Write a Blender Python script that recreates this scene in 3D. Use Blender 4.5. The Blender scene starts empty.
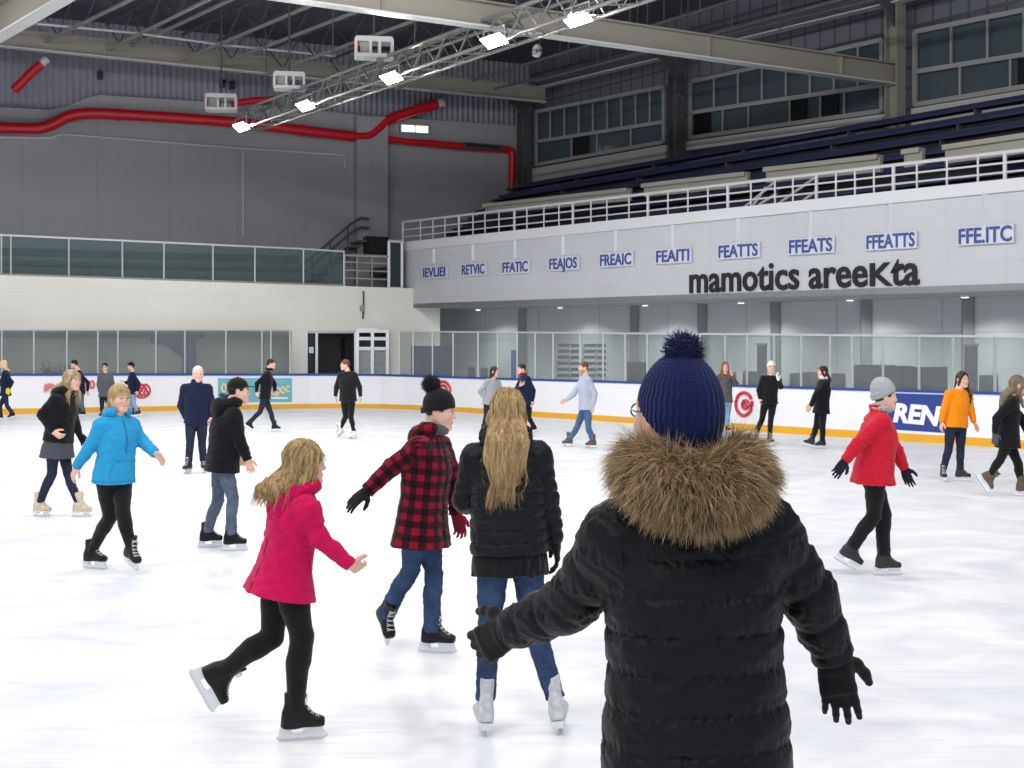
import bpy, math, random
import numpy as np
from mathutils import Vector, Matrix

random.seed(7); RNG = np.random.default_rng(7)
SC = bpy.context.scene
COL = SC.collection
F, HC, CX, HY = 1300.0, 1.93, 512.0, 353.0      # focal length (px of a 1024 wide frame), eye height, principal point
R32 = np.float32

# ------------------------------------------------------------------ colours / materials
def lin(c):
    out = []
    for v in c[:3]:
        v = v / 255.0
        out.append(v / 12.92 if v <= 0.04045 else ((v + 0.055) / 1.055) ** 2.4)
    return tuple(out) + (1.0,)

MATS = {}
def mat(name, col, rough=0.6, bump=None, metal=0.0, spec=0.4, var=None, sheen=0.0, emit=0.0, attr=None, sss=0.0, aniso=None):
    if name in MATS: return MATS[name]
    m = bpy.data.materials.new(name); m.use_nodes = True
    nt = m.node_tree; N = nt.nodes; L = nt.links
    b = N['Principled BSDF']
    c = lin(col)
    b.inputs['Base Color'].default_value = c
    b.inputs['Roughness'].default_value = rough
    b.inputs['Metallic'].default_value = metal
    b.inputs['Specular IOR Level'].default_value = spec
    if sheen:
        b.inputs['Sheen Weight'].default_value = sheen
        b.inputs['Sheen Roughness'].default_value = 0.5
    if emit:
        b.inputs['Emission Color'].default_value = c
        b.inputs['Emission Strength'].default_value = emit
    if sss:
        b.inputs['Subsurface Weight'].default_value = sss
        b.inputs['Subsurface Radius'].default_value = (0.01, 0.004, 0.002)
        b.inputs['Subsurface Scale'].default_value = 0.5
    tc = N.new('ShaderNodeTexCoord')
    vec = tc.outputs['Object']
    if aniso:
        mp = N.new('ShaderNodeMapping'); mp.inputs['Scale'].default_value = aniso
        L.new(vec, mp.inputs['Vector']); vec = mp.outputs['Vector']
    if attr:
        a = N.new('ShaderNodeAttribute'); a.attribute_name = attr
        L.new(a.outputs['Color'], b.inputs['Base Color'])
    elif var:
        nz = N.new('ShaderNodeTexNoise'); nz.inputs['Scale'].default_value = var[0]; nz.inputs['Detail'].default_value = 5
        L.new(vec, nz.inputs['Vector'])
        rp = N.new('ShaderNodeValToRGB')
        lo = tuple(max(0, x * (1 - var[1])) for x in c[:3]) + (1,)
        hi = tuple(min(1, x * (1 + var[1])) for x in c[:3]) + (1,)
        rp.color_ramp.elements[0].color = lo; rp.color_ramp.elements[0].position = .3
        rp.color_ramp.elements[1].color = hi; rp.color_ramp.elements[1].position = .7
        L.new(nz.outputs['Fac'], rp.inputs['Fac']); L.new(rp.outputs['Color'], b.inputs['Base Color'])
    if bump:
        nb = N.new('ShaderNodeTexNoise'); nb.inputs['Scale'].default_value = bump[0]; nb.inputs['Detail'].default_value = 4
        L.new(vec, nb.inputs['Vector'])
        bp = N.new('ShaderNodeBump'); bp.inputs['Strength'].default_value = bump[1]; bp.inputs['Distance'].default_value = bump[2] if len(bump) > 2 else 0.01
        L.new(nb.outputs['Fac'], bp.inputs['Height']); L.new(bp.outputs['Normal'], b.inputs['Normal'])
    MATS[name] = m
    return m

# ------------------------------------------------------------------ objects
def rootloc(o):
    v = Vector((0, 0, 0))
    while o is not None:
        v = v + o.location; o = o.parent
    return v

def tag(o, label=None, cat=None, group=None, kind=None):
    if label: o['label'] = label
    if cat: o['category'] = cat
    if group: o['group'] = group
    if kind: o['kind'] = kind
    return o

def thing(name, label, cat, loc, group=None):
    o = bpy.data.objects.new(name, None); COL.objects.link(o); o.location = loc
    o.empty_display_size = .1
    return tag(o, label, cat, group)

def mesh_np(name, V, Q, smooth=True):
    """V (n,3) floats, Q (m,4) or (m,3) ints"""
    me = bpy.data.meshes.new(name)
    V = np.ascontiguousarray(V, dtype=R32); Q = np.ascontiguousarray(Q, dtype=np.int32)
    k = Q.shape[1] if len(Q) else 4
    me.vertices.add(len(V)); me.vertices.foreach_set('co', V.ravel())
    me.loops.add(Q.size); me.loops.foreach_set('vertex_index', Q.ravel())
    me.polygons.add(len(Q)); me.polygons.foreach_set('loop_start', np.arange(len(Q), dtype=np.int32) * k)
    me.update(calc_edges=True)
    if smooth: me.polygons.foreach_set('use_smooth', np.ones(len(Q), dtype=bool))
    me.validate()
    return me

def link(name, me, m, parent=None):
    o = bpy.data.objects.new(name, me); COL.objects.link(o)
    if m is not None and not me.materials: me.materials.append(m)
    if parent is not None: o.parent = parent
    return o

class MB:
    """collects boxes, bars, prisms and tubes in world coordinates, then links them as ONE mesh object"""
    def __init__(s): s.v = []; s.f = []
    def add(s, vs, fs):
        n = len(s.v); s.v += [Vector(p) for p in vs]; s.f += [tuple(i + n for i in f) for f in fs]
    def prism(s, poly, vec):
        n = len(poly); vec = Vector(vec); poly = [Vector(p) for p in poly]
        a = poly; b = [p + vec for p in poly]
        s.add(a + b, [tuple(range(n - 1, -1, -1)), tuple(range(n, 2 * n))] + [(i, (i + 1) % n, n + (i + 1) % n, n + i) for i in range(n)])
    def bar(s, a, b, w, h, up=(0, 0, 1)):
        a = Vector(a); b = Vector(b); d = (b - a).normalized(); up = Vector(up)
        side = d.cross(up)
        if side.length < 1e-4: side = d.cross(Vector((1, 0, 0)))
        side.normalize(); u = side.cross(d).normalized()
        p = [a + side * (w / 2 * i) + u * (h / 2 * j) for i, j in ((-1, -1), (1, -1), (1, 1), (-1, 1))]
        s.prism(p, b - a)
    def ibeam(s, a, b, w, h, t=.03, web=None, up=(0, 0, 1)):
        a = Vector(a); b = Vector(b); up = Vector(up); web = web or t
        s.bar(a + up * (h / 2 - t / 2), b + up * (h / 2 - t / 2), w, t, up)
        s.bar(a - up * (h / 2 - t / 2), b - up * (h / 2 - t / 2), w, t, up)
        s.bar(a, b, web, h - 2 * t + .002, up)
    def tube(s, path, r, n=8, caps=True):
        path = [Vector(p) for p in path]; rings = []
        prev = None
        for i, p in enumerate(path):
            t = (path[min(i + 1, len(path) - 1)] - path[max(i - 1, 0)]).normalized()
            ref = Vector((0, 0, 1)) if abs(t.z) < .95 else Vector((1, 0, 0))
            x = t.cross(ref).normalized(); y = t.cross(x)
            rr = r[i] if isinstance(r, (list, tuple)) else r
            rings.append([p + x * (rr * math.cos(2 * math.pi * k / n)) + y * (rr * math.sin(2 * math.pi * k / n)) for k in range(n)])
        vs = [v for ring in rings for v in ring]; fs = []
        for i in range(len(path) - 1):
            for k in range(n):
                a = i * n + k; b = i * n + (k + 1) % n
                fs.append((a, b, b + n, a + n))
        if caps: fs += [tuple(range(n - 1, -1, -1)), tuple(range((len(path) - 1) * n, len(path) * n))]
        s.add(vs, fs)
    def build(s, name, m, parent=None, smooth=False, auto=None):
        off = rootloc(parent) if parent is not None else Vector((0, 0, 0))
        me = bpy.data.meshes.new(name)
        me.from_pydata([tuple(p - off) for p in s.v], [], s.f); me.update()
        if smooth:
            me.polygons.foreach_set('use_smooth', np.ones(len(me.polygons), dtype=bool))
            me.set_sharp_from_angle(angle=math.radians(40))
        me.validate()
        # consistent outward normals
        import bmesh
        bm = bmesh.new(); bm.from_mesh(me); bmesh.ops.recalc_face_normals(bm, faces=bm.faces); bm.to_mesh(me); bm.free()
        return link(name, me, m, parent)

def structure(o):
    o['kind'] = 'structure'; return o

# ------------------------------------------------------------------ projection: pixel + place -> point in the hall
def at(px, py, Y): return Vector(((px - CX) / F * Y, Y, HC + (HY - py) / F * Y))
UD = Vector((0.585, -0.811, 0)).normalized()      # along the right-hand boards, towards the camera
VD = Vector((0.811, 0.585, 0)).normalized()       # away from the ice into the right-hand stand
LD = Vector((0.916, 0.401, 0)).normalized()       # along the far boards, to the right
LN = Vector((-0.401, 0.916, 0)).normalized()      # away from the ice behind the far boards
V0, L0 = 25.25, 43.5
def onplane(px, py, n, c):
    a = (px - CX) / F
    Y = c / (n.x * a + n.y)
    return at(px, py, Y)
def PR(px, py, D=0.0): return onplane(px, py, VD, V0 + D)
def PL(px, py, D=0.0): return onplane(px, py, LN, L0 + D)
def lerp(a, b, t): return a + (b - a) * t

# ------------------------------------------------------------------ signed distance fields -> quad meshes
def axis(lo, hi, cell, fine):
    pts = [lo]
    x = lo
    while x < hi:
        h = cell
        for (a, b, c) in fine:
            if x >= a - h and x < b: h = min(h, c)
        x += h; pts.append(x)
    return np.array(pts, dtype=R32)

class Field:
    def __init__(s, lo, hi, cell, fine=()):
        s.ax = [axis(lo[i], hi[i], cell, [(f[0][i], f[1][i], f[2]) for f in fine]) for i in range(3)]
        s.D = np.full([len(a) for a in s.ax], 1.0, dtype=R32)
    def win(s, lo, hi):
        sl = []
        for i in range(3):
            a = max(0, int(np.searchsorted(s.ax[i], lo[i])) - 1); b = min(len(s.ax[i]), int(np.searchsorted(s.ax[i], hi[i])) + 1)
            if b <= a: return None
            sl.append(slice(a, b))
        return tuple(sl)
    def grids(s, w):
        return s.ax[0][w[0]][:, None, None], s.ax[1][w[1]][None, :, None], s.ax[2][w[2]][None, None, :]
    def comb(s, w, d, k, mode):
        A = s.D[w]
        if mode == 'add':
            if k > 0:
                h = np.maximum(k - np.abs(A - d), 0) / k
                s.D[w] = np.minimum(A, d) - h * h * k * .25
            else: s.D[w] = np.minimum(A, d)
        else:
            d = -d
            if k > 0:
                h = np.maximum(k - np.abs(A - d), 0) / k
                s.D[w] = np.maximum(A, d) + h * h * k * .25
            else: s.D[w] = np.maximum(A, d)
    def cone(s, a, b, ra, rb, k=0.02, mode='add', quilt=None, s0=0.0):
        a = np.array(a, dtype=R32); b = np.array(b, dtype=R32)
        m = max(ra, rb) + k + .03
        w = s.win(np.minimum(a, b) - m, np.maximum(a, b) + m)
        if w is None: return
        X, Y, Z = s.grids(w); ab = b - a; L2 = float(ab @ ab) + 1e-9
        t = np.clip(((X - a[0]) * ab[0] + (Y - a[1]) * ab[1] + (Z - a[2]) * ab[2]) / L2, 0, 1)
        d = np.sqrt((X - a[0] - ab[0] * t) ** 2 + (Y - a[1] - ab[1] * t) ** 2 + (Z - a[2] - ab[2] * t) ** 2) - (ra + (rb - ra) * t)
        if quilt: d = d - quilt[1] * (np.abs(np.sin(math.pi * (s0 + t * math.sqrt(L2)) / quilt[0])) ** .45 - .75)
        s.comb(w, d, k, mode)
    def ell(s, c, r, M=None, k=0.02, mode='add'):
        c = np.array(c, dtype=R32); r = np.array(r, dtype=R32)
        M = np.eye(3) if M is None else M                    # rows = axes
        m = float(r.max()) + k + .02
        w = s.win(c - m, c + m)
        if w is None: return
        X, Y, Z = s.grids(w); X = X - c[0]; Y = Y - c[1]; Z = Z - c[2]
        k0 = 0; k1 = 0
        for i in range(3):
            q = (X * R32(M[i][0]) + Y * R32(M[i][1]) + Z * R32(M[i][2])) / r[i]
            k0 = k0 + q * q; k1 = k1 + (q / r[i]) ** 2
        k0 = np.sqrt(k0); k1 = np.sqrt(k1) + 1e-6
        s.comb(w, k0 * (k0 - 1) / k1, k, mode)
    def loft(s, P, lat, dims, k=0.03, n=2.0, mode='add', quilt=None, s0=0.0, fwd=None, round_end=False):
        """P stations, lat lateral axes, dims (half width, half depth) per station; flat ends"""
        P = [np.array(p, dtype=R32) for p in P]
        acc = None
        lo = np.min(P, axis=0); hi = np.max(P, axis=0)
        m = max(max(d) for d in dims) + k + .03
        w = s.win(lo - m, hi + m)
        if w is None: return
        X, Y, Z = s.grids(w)
        tot = s0
        for i in range(len(P) - 1):
            a, b = P[i], P[i + 1]; ab = b - a; ln = float(np.linalg.norm(ab)); u = ab / ln
            l0 = np.array(lat[i] if isinstance(lat, list) else lat, dtype=R32)
            l0 = l0 - u * float(l0 @ u); l0 /= np.linalg.norm(l0); f0 = np.cross(u, l0)
            qx, qy, qz = X - a[0], Y - a[1], Z - a[2]
            tt = (qx * u[0] + qy * u[1] + qz * u[2]) / ln
            t = np.clip(tt, 0, 1)
            zz = np.abs(tt - t) * ln
            x = qx * l0[0] + qy * l0[1] + qz * l0[2]
            y = qx * f0[0] + qy * f0[1] + qz * f0[2]
            A = dims[i][0] + (dims[i + 1][0] - dims[i][0]) * t
            B = dims[i][1] + (dims[i + 1][1] - dims[i][1]) * t
            if n == 2.0: kk = np.sqrt((x / A) ** 2 + (y / B) ** 2) + 1e-6
            else: kk = (np.abs(x / A) ** n + np.abs(y / B) ** n) ** (1 / n) + 1e-6
            rr = np.sqrt(x * x + y * y) + 1e-6
            dr = rr * (1 - 1 / kk)
            dr = np.maximum(dr, -np.minimum(A, B))
            if quilt: dr = dr - quilt[1] * (np.abs(np.sin(math.pi * (tot + t * ln) / quilt[0])) ** .45 - .75)
            over0 = (tt < 0) & (i > 0); over1 = (tt > 1) & (i < len(P) - 2)
            inner = over0 | over1                                           # inner joints get tapering caps so bends never gape
            zc = np.where((zz > 0) & ~inner, zz, -1); dr = np.where(inner, np.maximum(dr + .55 * zz, zz - .025), dr)
            if round_end: d = np.where(zc > 0, np.sqrt(np.maximum(dr, 0) ** 2 + np.maximum(zc, 0) ** 2), dr)
            else: d = np.where(zc > 0, np.maximum(dr, zc), dr)
            acc = d if acc is None else np.minimum(acc, d)
            tot += ln
        s.comb(w, acc, k, mode)
    def cut(s, p, n, k=0.0):
        """remove the side that n points to"""
        p = np.array(p, dtype=R32); n = np.array(n, dtype=R32); n = n / np.linalg.norm(n)
        w = tuple(slice(0, len(a)) for a in s.ax)
        X, Y, Z = s.grids(w)
        d = -((X - p[0]) * n[0] + (Y - p[1]) * n[1] + (Z - p[2]) * n[2])
        s.comb(w, d, k, 'sub')
    def displace(s, fn, band=0.05):
        I = np.nonzero(np.abs(s.D) < band)
        P = np.stack([s.ax[i][I[i]] for i in range(3)], 1)
        s.D[I] += fn(P).astype(R32)
    def sample(s, P):
        P = np.asarray(P); idx = []; fr = []
        for i in range(3):
            a = s.ax[i]; j = np.clip(np.searchsorted(a, P[:, i]) - 1, 0, len(a) - 2)
            idx.append(j); fr.append(np.clip((P[:, i] - a[j]) / (a[j + 1] - a[j]), 0, 1))
        out = 0
        for c in range(8):
            o = [(c >> i) & 1 for i in range(3)]
            wgt = 1
            for i in range(3): wgt = wgt * (fr[i] if o[i] else 1 - fr[i])
            out = out + wgt * s.D[idx[0] + o[0], idx[1] + o[1], idx[2] + o[2]]
        return out
    def grad(s, P, e=0.006):
        g = np.stack([s.sample(P + np.eye(3)[i] * e) - s.sample(P - np.eye(3)[i] * e) for i in range(3)], 1)
        return g / (np.linalg.norm(g, axis=1, keepdims=True) + 1e-9)
    def mesh(s):
        D = s.D; S = D < 0
        c = np.zeros([n - 1 for n in D.shape], dtype=np.int8)
        for o in range(8):
            i, j, k = o & 1, (o >> 1) & 1, (o >> 2) & 1
            c += S[i:D.shape[0] - 1 + i, j:D.shape[1] - 1 + j, k:D.shape[2] - 1 + k]
        mk = (c > 0) & (c < 8)
        I, J, K = np.nonzero(mk); n = len(I)
        idx = np.full(mk.shape, -1, dtype=np.int32); idx[I, J, K] = np.arange(n)
        acc = np.zeros((n, 3)); cnt = np.zeros(n)
        cs = [(o & 1, (o >> 1) & 1, (o >> 2) & 1) for o in range(8)]
        for a in range(8):
            for ax in range(3):
                if cs[a][ax]: continue
                b = list(cs[a]); b[ax] = 1
                pa = (I + cs[a][0], J + cs[a][1], K + cs[a][2]); pb = (I + b[0], J + b[1], K + b[2])
                da = D[pa].astype(float); db = D[pb].astype(float)
                m = (da < 0) != (db < 0)
                t = np.where(m, da / np.where(m, da - db, 1), 0)
                for q in range(3):
                    va = s.ax[q][pa[q]]; vb = s.ax[q][pb[q]]
                    acc[:, q] += np.where(m, va + t * (vb - va), 0)
                cnt += m
        V = acc / cnt[:, None]
        Q = []
        for ax in range(3):
            sa = [slice(None)] * 3; sb = [slice(None)] * 3
            sa[ax] = slice(0, -1); sb[ax] = slice(1, None)
            A = S[tuple(sa)]; B = S[tuple(sb)]
            o1, o2 = [(1, 2), (2, 0), (0, 1)][ax]
            sl = [slice(None)] * 3; sl[o1] = slice(1, -1); sl[o2] = slice(1, -1)
            A = A[tuple(sl)]; B = B[tuple(sl)]
            E = np.array(np.nonzero(A != B))
            fl = A[tuple(E)]
            E[o1] += 1; E[o2] += 1
            def cell(d1, d2):
                e = [E[0], E[1], E[2]]; e[o1] = E[o1] + d1; e[o2] = E[o2] + d2
                return idx[e[0], e[1], e[2]]
            q = np.stack([cell(-1, -1), cell(0, -1), cell(0, 0), cell(-1, 0)], 1)
            q[~fl] = q[~fl][:, ::-1]
            Q.append(q)
        Q = np.concatenate(Q); Q = Q[(Q >= 0).all(1)]
        return V, Q

def wrinkle(amp, wl=0.09, seed=0, vert=1.0):
    r = np.random.default_rng(seed)
    ks = [r.normal(size=3) for _ in range(5)]
    ks = [k / np.linalg.norm(k) * 2 * math.pi / (wl * f) * np.array([1, 1, vert]) for k, f in zip(ks, (1, .8, 1.3, .6, 1.7))]
    ph = r.uniform(0, 6, 5)
    def fn(P):
        a = np.sin(P @ ks[0] + ph[0] + 1.5 * np.sin(P @ ks[2] + ph[2]))
        b = np.sin(P @ ks[1] + ph[1] + 1.5 * np.sin(P @ ks[4] + ph[4]))
        return amp * (a * b + .4 * np.sin(P @ ks[3] + ph[3]) * a)
    return fn

def strands_mesh(paths, rad, taper=0.3, sides=3):
    """paths (n,m,3) -> thin tapered tubes as one mesh"""
    n, m, _ = paths.shape
    T = np.gradient(paths, axis=1); T /= (np.linalg.norm(T, axis=2, keepdims=True) + 1e-9)
    ref = RNG.normal(size=(n, 1, 3)); X = np.cross(T, ref); X /= (np.linalg.norm(X, axis=2, keepdims=True) + 1e-9)
    Y = np.cross(T, X)
    tt = np.linspace(0, 1, m); r = (np.asarray(rad).reshape(-1, 1) if np.ndim(rad) else rad) * (1 - (1 - taper) * tt)[None, :]
    r = np.broadcast_to(r, (n, m))
    V = []
    for k in range(sides):
        a = 2 * math.pi * k / sides
        V.append(paths + (X * math.cos(a) + Y * math.sin(a)) * r[:, :, None])
    V = np.stack(V, 2).reshape(-1, 3)                       # index ((i*m)+j)*sides+k
    i, j, k = np.meshgrid(np.arange(n), np.arange(m - 1), np.arange(sides), indexing='ij')
    b = (i * m + j) * sides; k2 = (k + 1) % sides
    Q = np.stack([b + k, b + k2, b + sides + k2, b + sides + k], -1).reshape(-1, 4)
    return V, Q

def flow_strands(fld, V, n, steps, step, dirfn, rad, jitter=0.15, lift=0.004, taper=.35, free=True):
    P = V[RNG.integers(0, len(V), n)].astype(float)
    off = RNG.uniform(-.001, lift, n)
    jd = RNG.normal(size=(n, 3)) * jitter
    out = [P.copy()]; step = step * RNG.uniform(.55, 1.25, (n, 1))
    for s in range(steps):
        g = fld.grad(P); d = dirfn(P) + jd
        d = d - g * np.sum(d * g, 1, keepdims=True) * np.where(g[:, 2:3] < -.55, 0 if free else 1, 1)
        d /= (np.linalg.norm(d, axis=1, keepdims=True) + 1e-9)
        P = P + d * step
        D = fld.sample(P); g = fld.grad(P)
        hold = ((g[:, 2] > -.55) | (not free)) & (D < .05)
        P = P - g * ((D - off) * np.where(hold, .8, 0))[:, None]
        out.append(P.copy())
    return strands_mesh(np.stack(out, 1), rad, taper)
LAMP_E, ROW_E, DOWN_E, WORLD_E, EXPO, WALK_FILL_E = 150.0, 215.0, 340.0, 0.95, 0.2, 15.0
# =================================================================== THE HALL
V0, L0 = 23.55, 44.1
def atZ(px, py, Z):
    Y = F * (Z - HC) / (HY - py); return at(px, py, Y)
def ly(x, p, q): return p[1] + (q[1] - p[1]) * (x - p[0]) / (q[0] - p[0])     # y of a straight picture line at x

M_ice = mat('ice', (236, 239, 243), .32, spec=.35)
def ice_nodes():
    m = M_ice; nt = m.node_tree; N = nt.nodes; L = nt.links; b = N['Principled BSDF']
    tc = N.new('ShaderNodeTexCoord'); mp = N.new('ShaderNodeMapping'); mp.inputs['Scale'].default_value = (.6, .8, 1); mp.inputs['Rotation'].default_value = (0, 0, .5)
    L.new(tc.outputs['Object'], mp.inputs['Vector'])
    n1 = N.new('ShaderNodeTexNoise'); n1.inputs['Scale'].default_value = 1.6; n1.inputs['Detail'].default_value = 6; n1.inputs['Distortion'].default_value = 1.2
    L.new(mp.outputs[0], n1.inputs['Vector'])
    r = N.new('ShaderNodeValToRGB'); e = r.color_ramp.elements
    e[0].position = .28; e[0].color = lin((216, 220, 228)); e[1].position = .62; e[1].color = lin((242, 243, 246))
    L.new(n1.outputs['Fac'], r.inputs['Fac'])
    # skate scratches: several rotated, stretched noises, thresholded thin
    fac = None
    for rot, sc in ((.3, 5), (1.3, 6), (2.2, 4.4)):
        m2 = N.new('ShaderNodeMapping'); m2.inputs['Rotation'].default_value = (0, 0, rot); m2.inputs['Scale'].default_value = (.22, 2.4, 1)
        L.new(tc.outputs['Object'], m2.inputs['Vector'])
        n2 = N.new('ShaderNodeTexNoise'); n2.inputs['Scale'].default_value = sc; n2.inputs['Detail'].default_value = 3; n2.inputs['Distortion'].default_value = .6
        L.new(m2.outputs[0], n2.inputs['Vector'])
        q = N.new('ShaderNodeMapRange'); q.inputs['From Min'].default_value = .60; q.inputs['From Max'].default_value = .68; L.new(n2.outputs['Fac'], q.inputs['Value'])
        if fac is None: fac = q.outputs[0]
        else:
            ad = N.new('ShaderNodeMath'); ad.operation = 'MAXIMUM'; L.new(fac, ad.inputs[0]); L.new(q.outputs[0], ad.inputs[1]); fac = ad.outputs[0]
    mx = N.new('ShaderNodeMix'); mx.data_type = 'RGBA'; mx.inputs[7].default_value = lin((206, 210, 219))
    sc_ = N.new('ShaderNodeMath'); sc_.operation = 'MULTIPLY'; sc_.inputs[1].default_value = .22; L.new(fac, sc_.inputs[0])
    L.new(sc_.outputs[0], mx.inputs[0]); L.new(r.outputs['Color'], mx.inputs[6]); L.new(mx.outputs[2], b.inputs['Base Color'])
    mr = N.new('ShaderNodeMapRange'); mr.inputs['To Min'].default_value = .28; mr.inputs['To Max'].default_value = .5; L.new(n1.outputs['Fac'], mr.inputs['Value']); L.new(mr.outputs[0], b.inputs['Roughness'])
    bp = N.new('ShaderNodeBump'); bp.inputs['Strength'].default_value = .12; bp.inputs['Distance'].default_value = .02; L.new(fac, bp.inputs['Height']); L.new(bp.outputs[0], b.inputs['Normal'])
ice_nodes()

def glass_mat(name, tint, haze, col):
    m = bpy.data.materials.new(name); m.use_nodes = True; nt = m.node_tree; N = nt.nodes; L = nt.links
    for n in list(N):
        if n.type != 'OUTPUT_MATERIAL': N.remove(n)
    out = [n for n in N if n.type == 'OUTPUT_MATERIAL'][0]
    t = N.new('ShaderNodeBsdfTransparent'); t.inputs[0].default_value = lin(tint)
    p = N.new('ShaderNodeBsdfPrincipled'); p.inputs['Base Color'].default_value = lin(col); p.inputs['Roughness'].default_value = .12
    nz = N.new('ShaderNodeTexNoise'); nz.inputs['Scale'].default_value = .8; nz.inputs['Detail'].default_value = 4
    mr = N.new('ShaderNodeMapRange'); mr.inputs['To Min'].default_value = haze * .75; mr.inputs['To Max'].default_value = haze * 1.25
    tc = N.new('ShaderNodeTexCoord'); L.new(tc.outputs['Object'], nz.inputs['Vector']); L.new(nz.outputs['Fac'], mr.inputs['Value'])
    mx = N.new('ShaderNodeMixShader'); L.new(mr.outputs[0], mx.inputs[0]); L.new(t.outputs[0], mx.inputs[1]); L.new(p.outputs[0], mx.inputs[2]); L.new(mx.outputs[0], out.inputs[0])
    return m

def panel_mat(name, col, seam, px, pz, rough=.7, axis_dir=None, dark=.82, amt=.006):
    """painted wall with thin panel joints: px along the wall, pz in height"""
    m = mat(name, col, rough, spec=.25); nt = m.node_tree; N = nt.nodes; L = nt.links; b = N['Principled BSDF']
    g = N.new('ShaderNodeNewGeometry'); ad = axis_dir or UD
    dp = N.new('ShaderNodeVectorMath'); dp.operation = 'DOT_PRODUCT'; dp.inputs[1].default_value = ad; L.new(g.outputs['Position'], dp.inputs[0])
    sp = N.new('ShaderNodeSeparateXYZ'); L.new(g.outputs['Position'], sp.inputs[0])
    def line(o, per, w):
        a = N.new('ShaderNodeMath'); a.operation = 'DIVIDE'; a.inputs[1].default_value = per; L.new(o, a.inputs[0])
        f_ = N.new('ShaderNodeMath'); f_.operation = 'FRACT'; L.new(a.outputs[0], f_.inputs[0])
        l_ = N.new('ShaderNodeMath'); l_.operation = 'LESS_THAN'; l_.inputs[1].default_value = w / per; L.new(f_.outputs[0], l_.inputs[0]); return l_.outputs[0]
    x = line(dp.outputs['Value'], px, seam); z = line(sp.outputs[2], pz, seam)
    mxm = N.new('ShaderNodeMath'); mxm.operation = 'MAXIMUM'; L.new(x, mxm.inputs[0]); L.new(z, mxm.inputs[1])
    nz = N.new('ShaderNodeTexNoise'); nz.inputs['Scale'].default_value = .7; nz.inputs['Detail'].default_value = 6
    rp = N.new('ShaderNodeValToRGB'); c = lin(col); rp.color_ramp.elements[0].color = tuple(v * .93 for v in c[:3]) + (1,); rp.color_ramp.elements[1].color = tuple(min(1, v * 1.06) for v in c[:3]) + (1,)
    L.new(g.outputs['Position'], nz.inputs['Vector']); L.new(nz.outputs['Fac'], rp.inputs['Fac'])
    mx = N.new('ShaderNodeMix'); mx.data_type = 'RGBA'; mx.inputs[7].default_value = tuple(v * dark for v in c[:3]) + (1,)
    L.new(mxm.outputs[0], mx.inputs[0]); L.new(rp.outputs[0], mx.inputs[6]); L.new(mx.outputs[2], b.inputs['Base Color'])
    inv = N.new('ShaderNodeMath'); inv.operation = 'SUBTRACT'; inv.inputs[0].default_value = 1; L.new(mxm.outputs[0], inv.inputs[1])
    bp = N.new('ShaderNodeBump'); bp.inputs['Strength'].default_value = .4; bp.inputs['Distance'].default_value = amt; L.new(inv.outputs[0], bp.inputs['Height']); L.new(bp.outputs[0], b.inputs['Normal'])
    return m

M_white = mat('white board', (240, 242, 246), .35, spec=.4, var=(.5, .02)); M_kick = mat('yellow kick plate', (232, 172, 40), .45); M_rail = mat('blue rail', (44, 74, 150), .4)
M_post = mat('pale post', (186, 190, 192), .4, metal=.2); M_glass = glass_mat('rink glass', (224, 228, 227), .21, (174, 180, 180)); M_glassb = glass_mat('balcony glass', (214, 224, 224), .15, (140, 158, 160))
M_wallw = panel_mat('white painted wall', (222, 221, 213), .02, 4.1, 3.9, axis_dir=LD, dark=.93); M_wallg = panel_mat('grey wall panels', (160, 160, 165), .03, 2.6, 5.2, axis_dir=LD, dark=.84)
M_fascia = panel_mat('pale fascia panels', (192, 194, 199), .016, 1.5, .78, dark=.9); M_cap = mat('pale cap', (208, 210, 213), .5)
M_recess = panel_mat('grey green recess wall', (186, 190, 192), .07, 3.4, 2.4, dark=.8); M_recl = mat('grey recess', (158, 160, 156), .8, var=(.6, .08))
M_dark = mat('dark grey steel', (84, 84, 88), .6, var=(1.2, .15)); M_steel = mat('grey painted steel', (150, 150, 147), .5, var=(1.5, .06)); M_steell = mat('light grey steel', (205, 206, 206), .4)
M_beige = mat('warm grey steel', (152, 147, 136), .6); M_deck = mat('roof deck', (92, 93, 104), .8, var=(.8, .15)); M_corr = mat('corrugated cladding', (148, 148, 160), .6)
M_red = mat('red painted pipe', (200, 22, 40), .35, spec=.5); M_navyseat = mat('navy seating', (44, 50, 86), .5); M_conc = mat('concrete step', (70, 72, 78), .85, var=(2, .15))
M_bench = mat('cream front rail', (160, 156, 146), .6); M_win = glass_mat('dark window glass', (86, 104, 108), .55, (58, 74, 80)); M_frame_w = mat('window frame', (158, 160, 158), .5)
M_blackm = mat('black plastic', (20, 21, 24), .4); M_black = mat('black letters', (22, 22, 24), .5); M_blueink = mat('blue letters', (62, 78, 146), .5); M_plate = mat('sign plate', (206, 208, 216), .45)
M_adblue = mat('blue advert', (46, 66, 142), .4); M_adcyan = mat('light blue advert', (116, 184, 200), .4); M_redink = mat('red print', (206, 52, 70), .45); M_inkw = mat('white print', (244, 244, 246), .45); M_inky = mat('cream print', (244, 222, 170), .45); M_inkp = mat('pale red print', (226, 130, 140), .45)
M_lamp = mat('floodlight lens', (255, 252, 244), .3, emit=30.0); M_led = mat('lit white sign', (230, 240, 250), .3, emit=1.6)
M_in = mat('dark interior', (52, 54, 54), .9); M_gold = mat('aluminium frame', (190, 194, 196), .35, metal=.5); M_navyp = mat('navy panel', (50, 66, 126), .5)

def slabR(pts, D, t, nm, m, parent=None):
    mb = MB(); mb.prism([PR(x, y, D) for x, y in pts], VD * t); return mb.build(nm, m, parent)
def slabL(pts, D, t, nm, m, parent=None):
    mb = MB(); mb.prism([PL(x, y, D) for x, y in pts], LN * t); return mb.build(nm, m, parent)

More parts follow.
